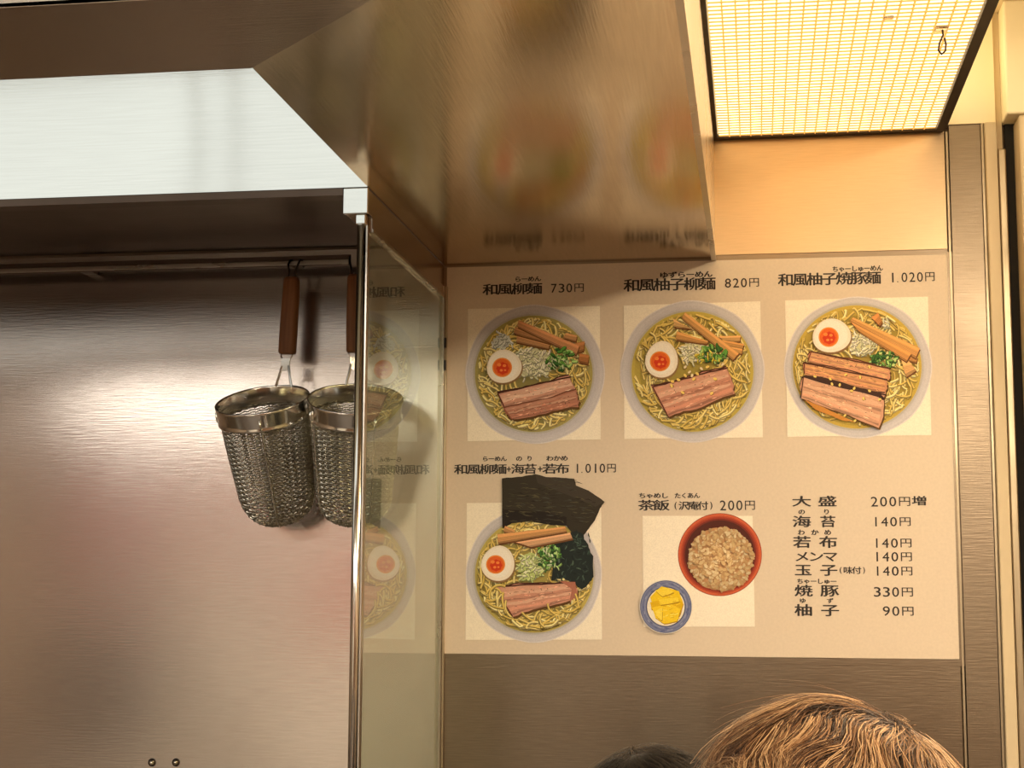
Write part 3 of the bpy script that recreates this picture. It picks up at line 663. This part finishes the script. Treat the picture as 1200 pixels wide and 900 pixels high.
I = Ink(); noodles(I, 626, 674, 69, 66, 46, 77, NOOD, a0=.35, a1=PI*.95, rmin=.80); I.build('printed_noodles', c4)
egg(c4, 583.8, 660, 19.3, 20.8, .25, (-3, 1.5), 11.2)

# card 5 : rice bowl and pickles
MZ[0] = YM-.0004; I = Ink(); I.poly([(753, 604.5), (882, 604.5), (884.7, 734.5), (754, 734.5)], CARD); c5 = I.build('photo_card', menu)
I = Ink(); cx, cy = 843.6, 650
for f, col in ((1, (150, 62, 36)), (.985, (206, 98, 62)), (.94, (186, 78, 48)), (.91, (160, 60, 38)), (.87, (122, 46, 32)), (.83, (84, 36, 26))): I.poly(ell(cx, cy, 49.2*f, 48.6*f, 72), col)
I.build('printed_bowl', c5)
I = Ink(); r = random.Random(12); I.poly(rough_poly(ell(844.5, 655, 38, 37.5, 24), 3, 1.6, 3), (198, 150, 104))
for k in range(620):
    a = r.uniform(0, 2*PI); q = math.sqrt(r.random()); x, y = 844.5+38*q*math.cos(a), 655+37*q*math.sin(a); s = r.uniform(1.8, 3.4); ro = r.uniform(0, PI)
    g = 1-.16*q; c = r.choice([(238, 208, 156), (228, 194, 140), (244, 218, 170), (216, 176, 124), (250, 228, 184)])
    I.poly(ell(x+.3, y+.6, s, s*.66, 8, ro), (192, 146, 100)); I.poly(ell(x, y, s*.97, s*.62, 8, ro), tuple(int(v*g) for v in c))
I.build('printed_rice', c5)
I = Ink(); cx, cy = 780.3, 711
for f, col in ((1.03, (232, 226, 216)), (1, (74, 84, 128)), (.97, (128, 134, 168)), (.93, (112, 120, 158)), (.84, (134, 140, 172)), (.78, (104, 112, 152)), (.755, (48, 46, 70)), (.73, (240, 232, 214))): I.poly(ell(cx, cy, 30.2*f, 30.8*f, 60), col)
for k in range(40):
    a = r.uniform(0, 2*PI); q = r.uniform(.8, .95); I.poly(ell(cx+30*q*math.cos(a), cy+30.5*q*math.sin(a), 2.2, .7, 8, a+PI/2), r.choice([(150, 156, 186), (92, 100, 144)]))
I.build('printed_dish', c5)
I = Ink()
for pts, c in (([(762, 700), (775, 687), (796, 693), (800, 706), (782, 712), (764, 708)], (240, 204, 30)), ([(762, 706), (790, 700), (801, 707), (796, 722), (778, 719), (763, 714)], (226, 182, 18)), ([(764, 712), (786, 708), (798, 714), (793, 728), (778, 731), (768, 724)], (244, 208, 40)),
               ([(768, 692), (780, 688), (790, 694), (776, 699)], (248, 220, 70)), ([(772, 703), (794, 700), (796, 705), (774, 709)], (248, 218, 60)), ([(767, 717), (776, 712), (776, 727), (771, 724)], (250, 222, 80))):
    I.poly([(x+.5, y+1.2) for x, y in rough_poly(pts, 3, .5, 4)], (176, 132, 16)); I.poly(rough_poly(pts, 3, .5, 4), c)
for k in range(26):
    x, y = r.uniform(766, 794), r.uniform(692, 725); I.ribbon([(x, y), (x+r.uniform(2, 6), y+r.uniform(-2, 1))], r.uniform(.5, 1.1), r.choice([(255, 236, 110), (206, 160, 16), (250, 216, 50)]))
I.build('printed_pickles', c5)

# ------------------------------------------------------------------ lettering
GL = {}
def glyphs(chars, off):
    obs = []
    for ch in chars:
        cu = bpy.data.curves.new('t', 'FONT'); cu.body = ch; cu.size = 1; cu.resolution_u = 3
        o = bpy.data.objects.new('t', cu); COL.objects.link(o); obs.append((ch, o, cu))
    dg = bpy.context.evaluated_depsgraph_get(); dg.update()
    for ch, o, cu in obs:
        me = o.evaluated_get(dg).to_mesh()
        v = [(p.co.x, p.co.y) for p in me.vertices]; f = [tuple(p.vertices) for p in me.polygons]
        n = len(v); V2, F2 = list(v), list(f)
        if off > .005 and ch != '国':
            for k, (dx, dy) in enumerate(((off, 0), (-off, 0), (0, off*.6), (0, -off*.6))):
                V2 += [(a+dx, b+dy) for a, b in v]; F2 += [tuple(i+n*(k+1) for i in t_) for t_ in f]
        GL[(ch, off)] = (V2, F2, n); o.evaluated_get(dg).to_mesh_clear()
    for ch, o, cu in obs: bpy.data.objects.remove(o); bpy.data.curves.remove(cu)
BOLD, KANA, THIN = .023, .038, .0062
glyphs('国和風柳麺柚子焼豚海苔若布茶飯沢庵付大盛増玉味メンマ+()円', BOLD)
glyphs('国らーめんゆずちゃしゅのりわかたくあ', KANA)
glyphs('0123456789.円', THIN)
def ebox(off):
    v = GL[('国', off)][0]; xs = [a for a, b in v]; ys = [b for a, b in v]; return (min(xs)+max(xs))/2, (min(ys)+max(ys))/2, max(xs)-min(xs), max(ys)-min(ys)
EB = {BOLD: ebox(BOLD), KANA: ebox(KANA)}
LINES = []
def write(parts, y0, y1, xm=None):
    """parts: list of (string, x0, x1, style); one line of lettering"""
    if len(parts) > 1 or (len(parts[0][0]) > 1 and False):
        xm = xm or sum(p[1]+p[2] for p in parts)/2/len(parts)
        return [write([p], y0, y1, xm) for p in parts]
    V, F = [], []; xm = xm or sum(p[1]+p[2] for p in parts)/2/len(parts)
    zt, zb = at(xm, y0).z, at(xm, y1).z; H = zt-zb; zc = (zt+zb)/2
    yy = YM-.0004
    for p in parts:
        s, px0, px1, off = p[:4]; wx0, wx1 = at(px0, (y0+y1)/2).x, at(px1, (y0+y1)/2).x
        wts = [(1.45 if c == '円' else .55 if c == '.' else 1.0) if off == THIN else (.7 if c in '+()' else 1) for c in s]
        tot = sum(wts); x = wx0
        for c, wt in zip(s, wts):
            cw = (wx1-wx0)*wt/tot; v, f, nn = GL[(c, off)]
            xs = [a for a, b in v]; ys = [b for a, b in v]; bx, by = (min(xs)+max(xs))/2, (min(ys)+max(ys))/2; bw, bh = max(xs)-min(xs), max(ys)-min(ys)
            b = len(V)
            if off == THIN:
                if c == '.': sx = sy = .12*H/bh; cx, cz = x+cw*.3, zb+.06*H
                elif c == '1': sy = H/bh; sx = sy; cx, cz = x+cw*.55, zc
                elif c == '円': sy = H*.92/bh; sx = cw*.84/bw; cx, cz = x+cw*.54, zc
                else: sy = H/bh; sx = cw*.76/bw; cx, cz = x+cw*.5, zc
            else:
                ex, ey, ew, eh = EB[off]
                if c in '+': sx = cw*.9/bw; sy = H*.55/bh; cx, cz = x+cw/2, zc
                elif c in '()': sx = cw*.35/bw; sy = H*1.0/bh; cx, cz = x+cw/2, zc
                else: sx = cw*(.95 if off == BOLD else .88)/ew; sy = H/eh; bx, by = ex, ey; cx, cz = x+cw/2, zc
            for i_, (a, q) in enumerate(v): V.append((cx+(a-bx)*sx, yy-3e-6*(i_//nn), cz+(q-by)*sy))
            F += [tuple(b+i for i in t_) for t_ in f]; x += cw
    me = bpy.data.meshes.new('lettering'); me.from_pydata(V, [], F); me.update()
    o = bpy.data.objects.new('lettering', me); COL.objects.link(o); me.materials.append(M['letters']); o.parent = menu
    o.matrix_parent_inverse = Matrix.Translation(-Vector(menu.location)); LINES.append(o); return o
B_, K_, T_ = BOLD, KANA, THIN
write([('和風柳麺', 567, 635, B_)], 333.3, 345.5); write([('730円', 645, 685, T_)], 332.8, 343.3); write([('らーめん', 603.5, 634.5, K_)], 324.6, 330.5)
write([('和風柚子柳麺', 732, 838, B_)], 327.2, 341); write([('820円', 848.5, 890, T_)], 326.5, 337.3); write([('ゆずらーめん', 773, 835, K_)], 319, 326)
write([('和風柚子焼豚麺', 912.5, 1031.5, B_)], 320.6, 334.4); write([('1.020円', 1041, 1095.5, T_)], 319.7, 331); write([('ちゃーしゅーめん', 975, 1034.5, K_)], 312.2, 318.6)
write([('和風柳麺', 533.5, 593.5, B_), ('+', 594, 599.5, B_), ('海苔', 600, 629, B_), ('+', 630.3, 636.5, B_), ('若布', 636.8, 667, B_)], 544.5, 555.5, 600)
write([('1.010円', 672.5, 722.5, T_)], 543.6, 554.3); write([('らーめん', 565.5, 594.5, K_)], 535, 540.8); write([('の', 605, 612.5, K_), ('り', 617.5, 624.5, K_), ('わかめ', 640.5, 666, K_)], 534.6, 540.6)
write([('茶飯', 748.8, 784, B_)], 586.6, 598.3); write([('(沢庵付)', 788, 837.5, B_)], 588.2, 597.6); write([('200円', 842.5, 885.3, T_)], 586.5, 598.2)
write([('ちゃめし', 748.5, 783.5, K_)], 578, 584); write([('たくあん', 790.5, 820.5, K_)], 578, 584)
write([('大', 929, 949.5, B_), ('盛', 959.5, 979.5, B_)], 582, 593.6); write([('200円', 1019, 1067, T_)], 582.2, 593.7); write([('増', 1069, 1085, B_)], 582, 592.3)
write([('の', 935.3, 943.5, K_), ('り', 964.5, 972.5, K_)], 597, 603); write([('海', 929.5, 949.3, B_), ('苔', 961.5, 978.5, B_)], 605.2, 617.8); write([('140円', 1020.5, 1067.5, T_)], 606, 617)
write([('わ', 935, 943, K_), ('か', 950.3, 959, K_), ('め', 965.7, 974, K_)], 620.8, 627.2); write([('若', 930.3, 949.3, B_), ('布', 960.7, 980.3, B_)], 629, 642); write([('140円', 1021.5, 1068.5, T_)], 631, 642)
write([('メンマ', 931.5, 981, B_)], 646.6, 658.2); write([('140円', 1022, 1069, T_)], 647, 658)
write([('玉', 932, 950.2, B_), ('子', 961.7, 980.4, B_)], 662, 674.6); write([('(味付)', 981.5, 1015.8, B_)], 664.5, 672.5); write([('140円', 1022.5, 1069.5, T_)], 663.8, 674.8)
write([('ちゃーしゅー', 933.7, 980.6, K_)], 678.3, 684.2); write([('焼', 932, 951.2, B_), ('豚', 962.3, 982, B_)], 686, 698.8); write([('330円', 1022.5, 1070.2, T_)], 688, 699.4)
write([('ゆ', 936.7, 944.4, K_), ('ず', 968.7, 976.5, K_)], 701.2, 706.8); write([('柚', 932, 951.2, B_), ('子', 962.8, 982.4, B_)], 708.8, 721.8); write([('90円', 1033, 1071, T_)], 710.5, 721.8)


# ------------------------------------------------------------------ people
from mathutils import noise as mn
def skin_mesh(verts, edges, rad, sub=1):
    me = bpy.data.meshes.new('s'); me.from_pydata(verts, edges, []); o = bpy.data.objects.new('s', me); COL.objects.link(o)
    m = o.modifiers.new('k', 'SKIN'); m.use_smooth_shade = True
    for i, v in enumerate(me.skin_vertices[0].data): v.radius = (rad[i], rad[i]); v.use_root = (i == 0)
    q = o.modifiers.new('u', 'SUBSURF'); q.levels = sub; q.render_levels = sub
    dg = bpy.context.evaluated_depsgraph_get(); dg.update(); bm = bmesh.new(); bm.from_mesh(o.evaluated_get(dg).to_mesh())
    bpy.data.objects.remove(o); return bm
def head_bm(bm, c, a, b, h):
    """c centre, a half length front to back, b half width, h half height; the face looks to +Y"""
    t_ = bmesh.new(); bmesh.ops.create_uvsphere(t_, u_segments=40, v_segments=28, radius=1)
    for v in t_.verts:
        x, y, z = v.co
        k = 1-.34*max(0, -z)**1.3; X = x*b*k; Y = y*a*(1-.16*max(0, -z)) ; Z = z*h
        if y > 0:
            Y += .020*math.exp(-((x/.12)**2+((z+.12)/.16)**2))+.010*math.exp(-((x/.10)**2+((z+.20)/.08)**2))       # nose
            for s_ in (-1, 1): Y -= .010*math.exp(-(((x-s_*.33)/.16)**2+((z-.02)/.10)**2))      # eye hollows
            Y += .005*math.exp(-((x/.24)**2+((z+.45)/.06)**2))-.003*math.exp(-((x/.24)**2+((z+.52)/.03)**2))+.006*math.exp(-((x/.2)**2+((z+.78)/.12)**2))
            Y += .004*math.exp(-((abs(x)-.33)/.2)**2-((z-.17)/.05)**2)
        v.co = (X, Y, Z)
    for s_ in (-1, 1):
        g = bmesh.ops.create_uvsphere(t_, u_segments=12, v_segments=10, radius=1)['verts']
        for v in g: x, y, z = v.co; v.co = (s_*(b*.98)+x*.007+s_*.006*max(0, y*-1), -.012+y*.017*(1-.2*z), -.004+z*.030)
    for v in t_.verts: v.co += Vector(c)
    me = bpy.data.meshes.new('h'); t_.to_mesh(me); t_.free(); bm.from_mesh(me); bpy.data.meshes.remove(me)
def hand(bm, w0, d, s_):
    """five separate fingers curling from the palm"""
    w0, d = Vector(w0), Vector(d).normalized(); side = d.cross(Vector((0, 0, 1))).normalized()*-s_; dn = Vector((0, 0, -1))
    for i, (off, ln) in enumerate(((-.027, .062), (-.009, .072), (.009, .068), (.026, .054))):
        a = w0+d*.075+side*off*-1
        tube(bm, [a, a+d*.025+dn*.002, a+d*(.025+ln*.4)+dn*.012, a+d*(.025+ln*.62)+dn*.030], .008, 8, rs=[.0090, .0086, .0078, .0060])
    a = w0+d*.030+side*.022
    tube(bm, [a, a+side*.020+d*.020, a+side*.026+d*.045+dn*.006], .009, 8, rs=[.011, .0098, .0070])
def person(label, x, y, ztop, facing, ha, hb, hc, shirt, trousers, crown, pal, seed, nst, hlen, hair_label):
    root = thing('person', label, 'person', (x, y, 0)); root.rotation_euler.z = facing
    dz = ztop-1.345; Z = lambda v: v+dz
    seat = Z(.47)
    V = [(0, -.02, Z(.56)), (0, -.02, Z(.68)), (0, .0, Z(.82)), (0, -.01, Z(.94)), (0, .0, Z(1.02)), (0, .012, Z(1.12))]; Rr = [.125, .115, .13, .095, .052, .05]; Ed = [(0, 1), (1, 2), (2, 3), (3, 4), (4, 5)]
    def ad(p, r_, frm): V.append(p); Rr.append(r_); Ed.append((frm, len(V)-1)); return len(V)-1
    for s_ in (-1, 1):
        a = ad((s_*.15, -.01, Z(.95)), .058, 3); a = ad((s_*.21, .02, Z(.80)), .045, a); a = ad((s_*.225, .05, Z(.70)), .042, a); a = ad((s_*.19, .19, Z(.645)), .034, a); a = ad((s_*.15, .29, Z(.615)), .026, a); ad((s_*.14, .36, Z(.605)), .030, a)
        a = ad((s_*.10, .04, Z(.55)), .088, 0); a = ad((s_*.125, .25, Z(.55)), .078, a); a = ad((s_*.13, .42, Z(.53)), .060, a); a = ad((s_*.13, .43, .30), .050, a); a = ad((s_*.13, .42, .10), .038, a); a = ad((s_*.13, .45, .045), .040, a); ad((s_*.13, .56, .035), .034, a)
    bm = skin_mesh(V, Ed, Rr, 1)
    c = (0, .018, ztop-hc-.012); head_bm(bm, c, ha-.012, hb-.012, hc-.006)
    for s_ in (-1, 1): hand(bm, (s_*.148, .33, Z(.607)), (-s_*.12, 1, -.1), s_)
    body = obj('body', bm, M['skin'], root, True)
    for s_ in (-1, 1):
        e = bmesh.new(); bmesh.ops.create_uvsphere(e, u_segments=12, v_segments=8, radius=.0085, matrix=Matrix.Translation((s_*hb*.33, c[1]+(ha-.012)*.80, c[2]+.002)))
        obj('eye', e, M['black'], body, True)
    mo = bmesh.new(); bmesh.ops.create_uvsphere(mo, u_segments=14, v_segments=8, radius=1, matrix=Matrix.Translation((0, c[1]+(ha-.012)*.83, c[2]-(hc-.006)*.47)) @ Matrix.Diagonal((.021, .008, .006, 1)))
    obj('mouth', mo, M['lips'], body, True)
    tv = [0, 1, 2, 3, 6, 7, 8, 9, 19, 20, 21, 22]
    def sub(idx, extra, name, m):
        mp = {i: k for k, i in enumerate(idx)}; ed = [(mp[a], mp[b]) for a, b in Ed if a in mp and b in mp]
        obj(name, skin_mesh([V[i] for i in idx], ed, [Rr[i]+extra+(.022 if i == 0 else 0) for i in idx], 1), m, root, True)
    sub([0, 1, 2, 3, 6, 7, 8, 9, 10, 19, 20, 21, 22, 23] if False else [0, 1, 2, 3, 4]+[i for k in (6, 19) for i in range(k, k+5)], .013, 'shirt', shirt)
    sub([0]+[i for k in (12, 25) for i in range(k, k+5)], .012, 'trousers', trousers)
    for k in (17, 30): 
        sub([k, k+1], .012, 'shoe', M['black'])
    # hair : a dark under-layer and combed strands
    r = random.Random(seed); cw = Vector(crown).normalized(); C0 = Vector(c)
    def surf(n_, lift=0): return Vector((n_.x*(hb+lift), n_.y*(ha+lift), n_.z*(hc+lift)))+C0
    cap = bmesh.new(); bmesh.ops.create_uvsphere(cap, u_segments=48, v_segments=32, radius=1)
    dl = [v for v in cap.verts if (v.co.y > .55 and v.co.z < .42) or (v.co.z < -.30 and v.co.y > -.1) or v.co.z < -.75]
    bmesh.ops.delete(cap, geom=dl, context='VERTS')
    for v in cap.verts: n_ = v.co.normalized(); v.co = surf(n_, -.006)
    cm = bpy.data.meshes.new('hair'); cap.to_mesh(cm); cap.free(); cols = [lin(pal[0])]*len(cm.polygons)
    VV = [tuple(v.co) for v in cm.vertices]; FF = [tuple(p.vertices) for p in cm.polygons]; CC = list(cols)
    for k in range(nst):
        while True:
            n_ = Vector((r.gauss(0, 1), r.gauss(0, 1), r.gauss(.35, 1))).normalized()
            if not ((n_.y > .62 and n_.z < .40) or (n_.z < -.1 and n_.y > 0) or n_.z < -.35): break
        cl = mn.noise(n_*6+Vector((seed, 0, 0))); cl2 = mn.noise(n_*17+Vector((0, seed, 0)))
        col = pal[1+min(len(pal)-2, max(0, int((.5+cl*.9+cl2*.5+r.uniform(-.28, .28))*(len(pal)-1))))]
        L_ = hlen*r.uniform(.6, 1.15); seg = 7; p = n_; pts = []; lift0 = r.uniform(-.004, .007)+cl*.006; stray = r.random() < .02
        for q in range(seg+1):
            f_ = q/seg; pts.append(surf(p, lift0+(.004*f_ if not stray else .018*f_)-.003*(1-f_)))
            t_ = (p-cw*p.dot(cw)); t_ = t_.normalized() if t_.length > .05 else Vector((r.uniform(-1, 1), r.uniform(-1, 1), 0)).normalized()
            sw = cw.cross(p); t_ = t_+sw*(.30*(1-f_))+Vector((0, 0, -.35*f_))
            nv = Vector((mn.noise(p*4+Vector((seed, 3, 1))), mn.noise(p*4+Vector((7, seed, 2))), mn.noise(p*4+Vector((1, 9, seed)))))
            t_ = t_+nv*1.1+Vector((r.gauss(0, .12), r.gauss(0, .12), r.gauss(0, .12))); t_ = t_-p*t_.dot(p); t_.normalize(); p = (p+t_*(L_/seg/.11)).normalized()
        wd = r.uniform(.00022, .00050); b0 = len(VV)
        for q, pt in enumerate(pts):
            tg = (pts[min(q+1, seg)]-pts[max(0, q-1)]).normalized(); nn = (pt-C0).normalized(); sd = tg.cross(nn).normalized(); w_ = wd*(1-.75*(q/seg)**2)
            VV += [tuple(pt-sd*w_), tuple(pt+nn*w_*.8), tuple(pt+sd*w_)]
        for q in range(seg):
            a = b0+3*q; FF += [(a, a+3, a+4, a+1), (a+1, a+4, a+5, a+2)]; kk = r.uniform(.85, 1.15)
            cc = [v*kk for v in lin(col)]; CC += [cc, cc]
    hm = bpy.data.meshes.new('hair'); hm.from_pydata(VV, [], FF); hm.update(); mat_ink(hm, CC); hm.materials.append(M['hair'])
    h = obj('hair', hm, None, root, True); h['label'] = hair_label
    return root, seat
M['hair'] = ink('hair_fibre', .42, .3, .05, 90)
M['hair'].node_tree.nodes['Principled BSDF'].inputs['Sheen Weight'].default_value = .15
def stool(x, y, z, label):
    t_ = thing('bar_stool', label, 'stool', (x, y, 0), None)
    obj('seat', lathe([(.001, z), (.15, z), (.165, z-.012), (.165, z-.04), (.15, z-.05), (.001, z-.05)], 40), M['seat'], t_, True)
    obj('pole', lathe([(.001, z-.052), (.022, z-.052), (.022, .03), (.001, .03)], 24), M['chrome'], t_, True)
    obj('base', lathe([(.001, .029), (.03, .029), (.18, .012), (.19, 0), (.001, 0)], 40), M['chrome'], t_, True)
    return t_
pt = at(972, 805, -1.15); pd = at(746, 864, -.40)
BL = [(36, 22, 14), (46, 28, 17), (64, 40, 24), (84, 54, 32), (110, 74, 44), (140, 100, 64), (184, 146, 104)]
DK = [(16, 12, 10), (20, 16, 13), (28, 22, 18), (38, 31, 25), (52, 44, 36)]
_, sz = person('person with light brown hair seen from the side at the lower right, below the menu', pt.x+.018, -1.15, pt.z, PI/2, .108, .094, .125, M['grey_cloth'], M['dark_cloth'], (-.1, -.45, .85), BL, 5, 13000, .09, 'tousled light brown hair with golden streaks')
stool(pt.x, -1.15, sz-.092, 'round stool under the person with light brown hair')
_, sz = person('person with smooth black hair at the bottom edge, left of the light-haired person', pd.x, -.40, pd.z, -PI/2-.2, .098, .088, .12, M['blue_cloth'], M['dark_cloth'], (.1, -.2, .95), DK, 9, 5000, .10, 'smooth black hair')
stool(pd.x, -.40, sz-.092, 'round stool under the person with smooth black hair')

# ------------------------------------------------------------------ unseen things placed behind and left of the photographer for the steel to mirror
for i, (x, y) in enumerate(((-2.0, -2.9), (-.95, -2.9))):
    t_ = thing('kitchen_ceiling_light', ('left' if i == 0 else 'right')+' one of two tube lights on the kitchen ceiling, near the back wall', 'light', (x, y, ZC-.06), 'kitchen ceiling lights')
    obj('tube_cover', box((-.35, -.5, -.03), (.35, .5, 0)), M['kitchen_glow'], t_); obj('lamp_base', box((-.37, -.52, .001), (.37, .52, .058)), M['paint2'], t_)
bm = bmesh.new();  # unseen red curtains, added for the red patches the steel mirrors
for i, (x, z, w_, h_) in enumerate(((-2.74, 1.40, .36, .60), (-2.22, 1.58, .26, .36), (-1.72, 1.24, .36, .38))):
    t_ = thing('added_red_curtain', ('leftmost', 'middle', 'rightmost')[i]+' unseen red cloth curtain added for its reflection, on the wall opposite the strainers', 'curtain', (x, Y1+.03, z+h_), 'added red curtains')
    for k in range(2):
        b_ = bmesh.new(); n = 8; vs = []
        for q in range(n+1):
            xx = w_/2*(k-1+q/n)+(.004 if k else -.004); vs.append((b_.verts.new((xx, .008*math.sin(q*1.9+k), 0)), b_.verts.new((xx, .014*math.sin(q*1.7+k), -h_))))
        for q in range(n): b_.faces.new((vs[q][0], vs[q+1][0], vs[q+1][1], vs[q][1]))
        o = obj('cloth_panel', b_, M['red_light'], t_, True); sm_ = o.modifiers.new('t', 'SOLIDIFY'); sm_.thickness = .003
    obj('curtain_rod', tube(bmesh.new(), [(-w_/2-.03, 0, .008), (w_/2+.03, 0, .008)], .008, 10), M['wood'], t_, True)

# second light panel, added out of view to brighten the menu
fill_panel = thing('ceiling_light_panel', 'unseen warm fill panel, added right of the gridded one to brighten the menu', 'light', (.95, -1.1, ZC-.03))
obj('diffuser', box((-.17, -1.0, -.012), (.17, 1.0, -.004)), M['fill_panel_glow'], fill_panel); obj('frame', box((-.185, -1.015, -.0035), (.185, 1.015, .028)), M['bronze'], fill_panel)
# unseen table and black pot, added for the dark blob the steel mirrors
tb = thing('added_table', 'unseen steel table added opposite the strainer wall to carry the mirrored pot', 'table', (-2.3, -3.1, 0))
obj('tabletop', box((-.5, -.3, .86), (.5, .3, .90)), M['steel_frame'], tb, bevel=.003)
for sx in (-1, 1):
    for sy in (-1, 1): obj('leg', box((sx*.47-.02, sy*.27-.02, 0), (sx*.47+.02, sy*.27+.02, .859)), M['steel_frame'], tb)
pot = thing('added_dark_pot', 'unseen tall black pot added on the table for its dark reflection', 'pot', (-2.3, -3.1, .901))
obj('pot_body', lathe([(.001, 0), (.19, 0), (.2, .02), (.2, .40), (.206, .405), (.194, .40), (.192, .02), (.001, .012)], 48), M['black'], pot, True)
for sx in (-1, 1): obj('handle', tube(bmesh.new(), [(sx*.198, -.06, .3), (sx*.235, -.05, .3), (sx*.245, 0, .3), (sx*.235, .05, .3), (sx*.198, .06, .3)], .008, 8), M['hook'], pot, True)
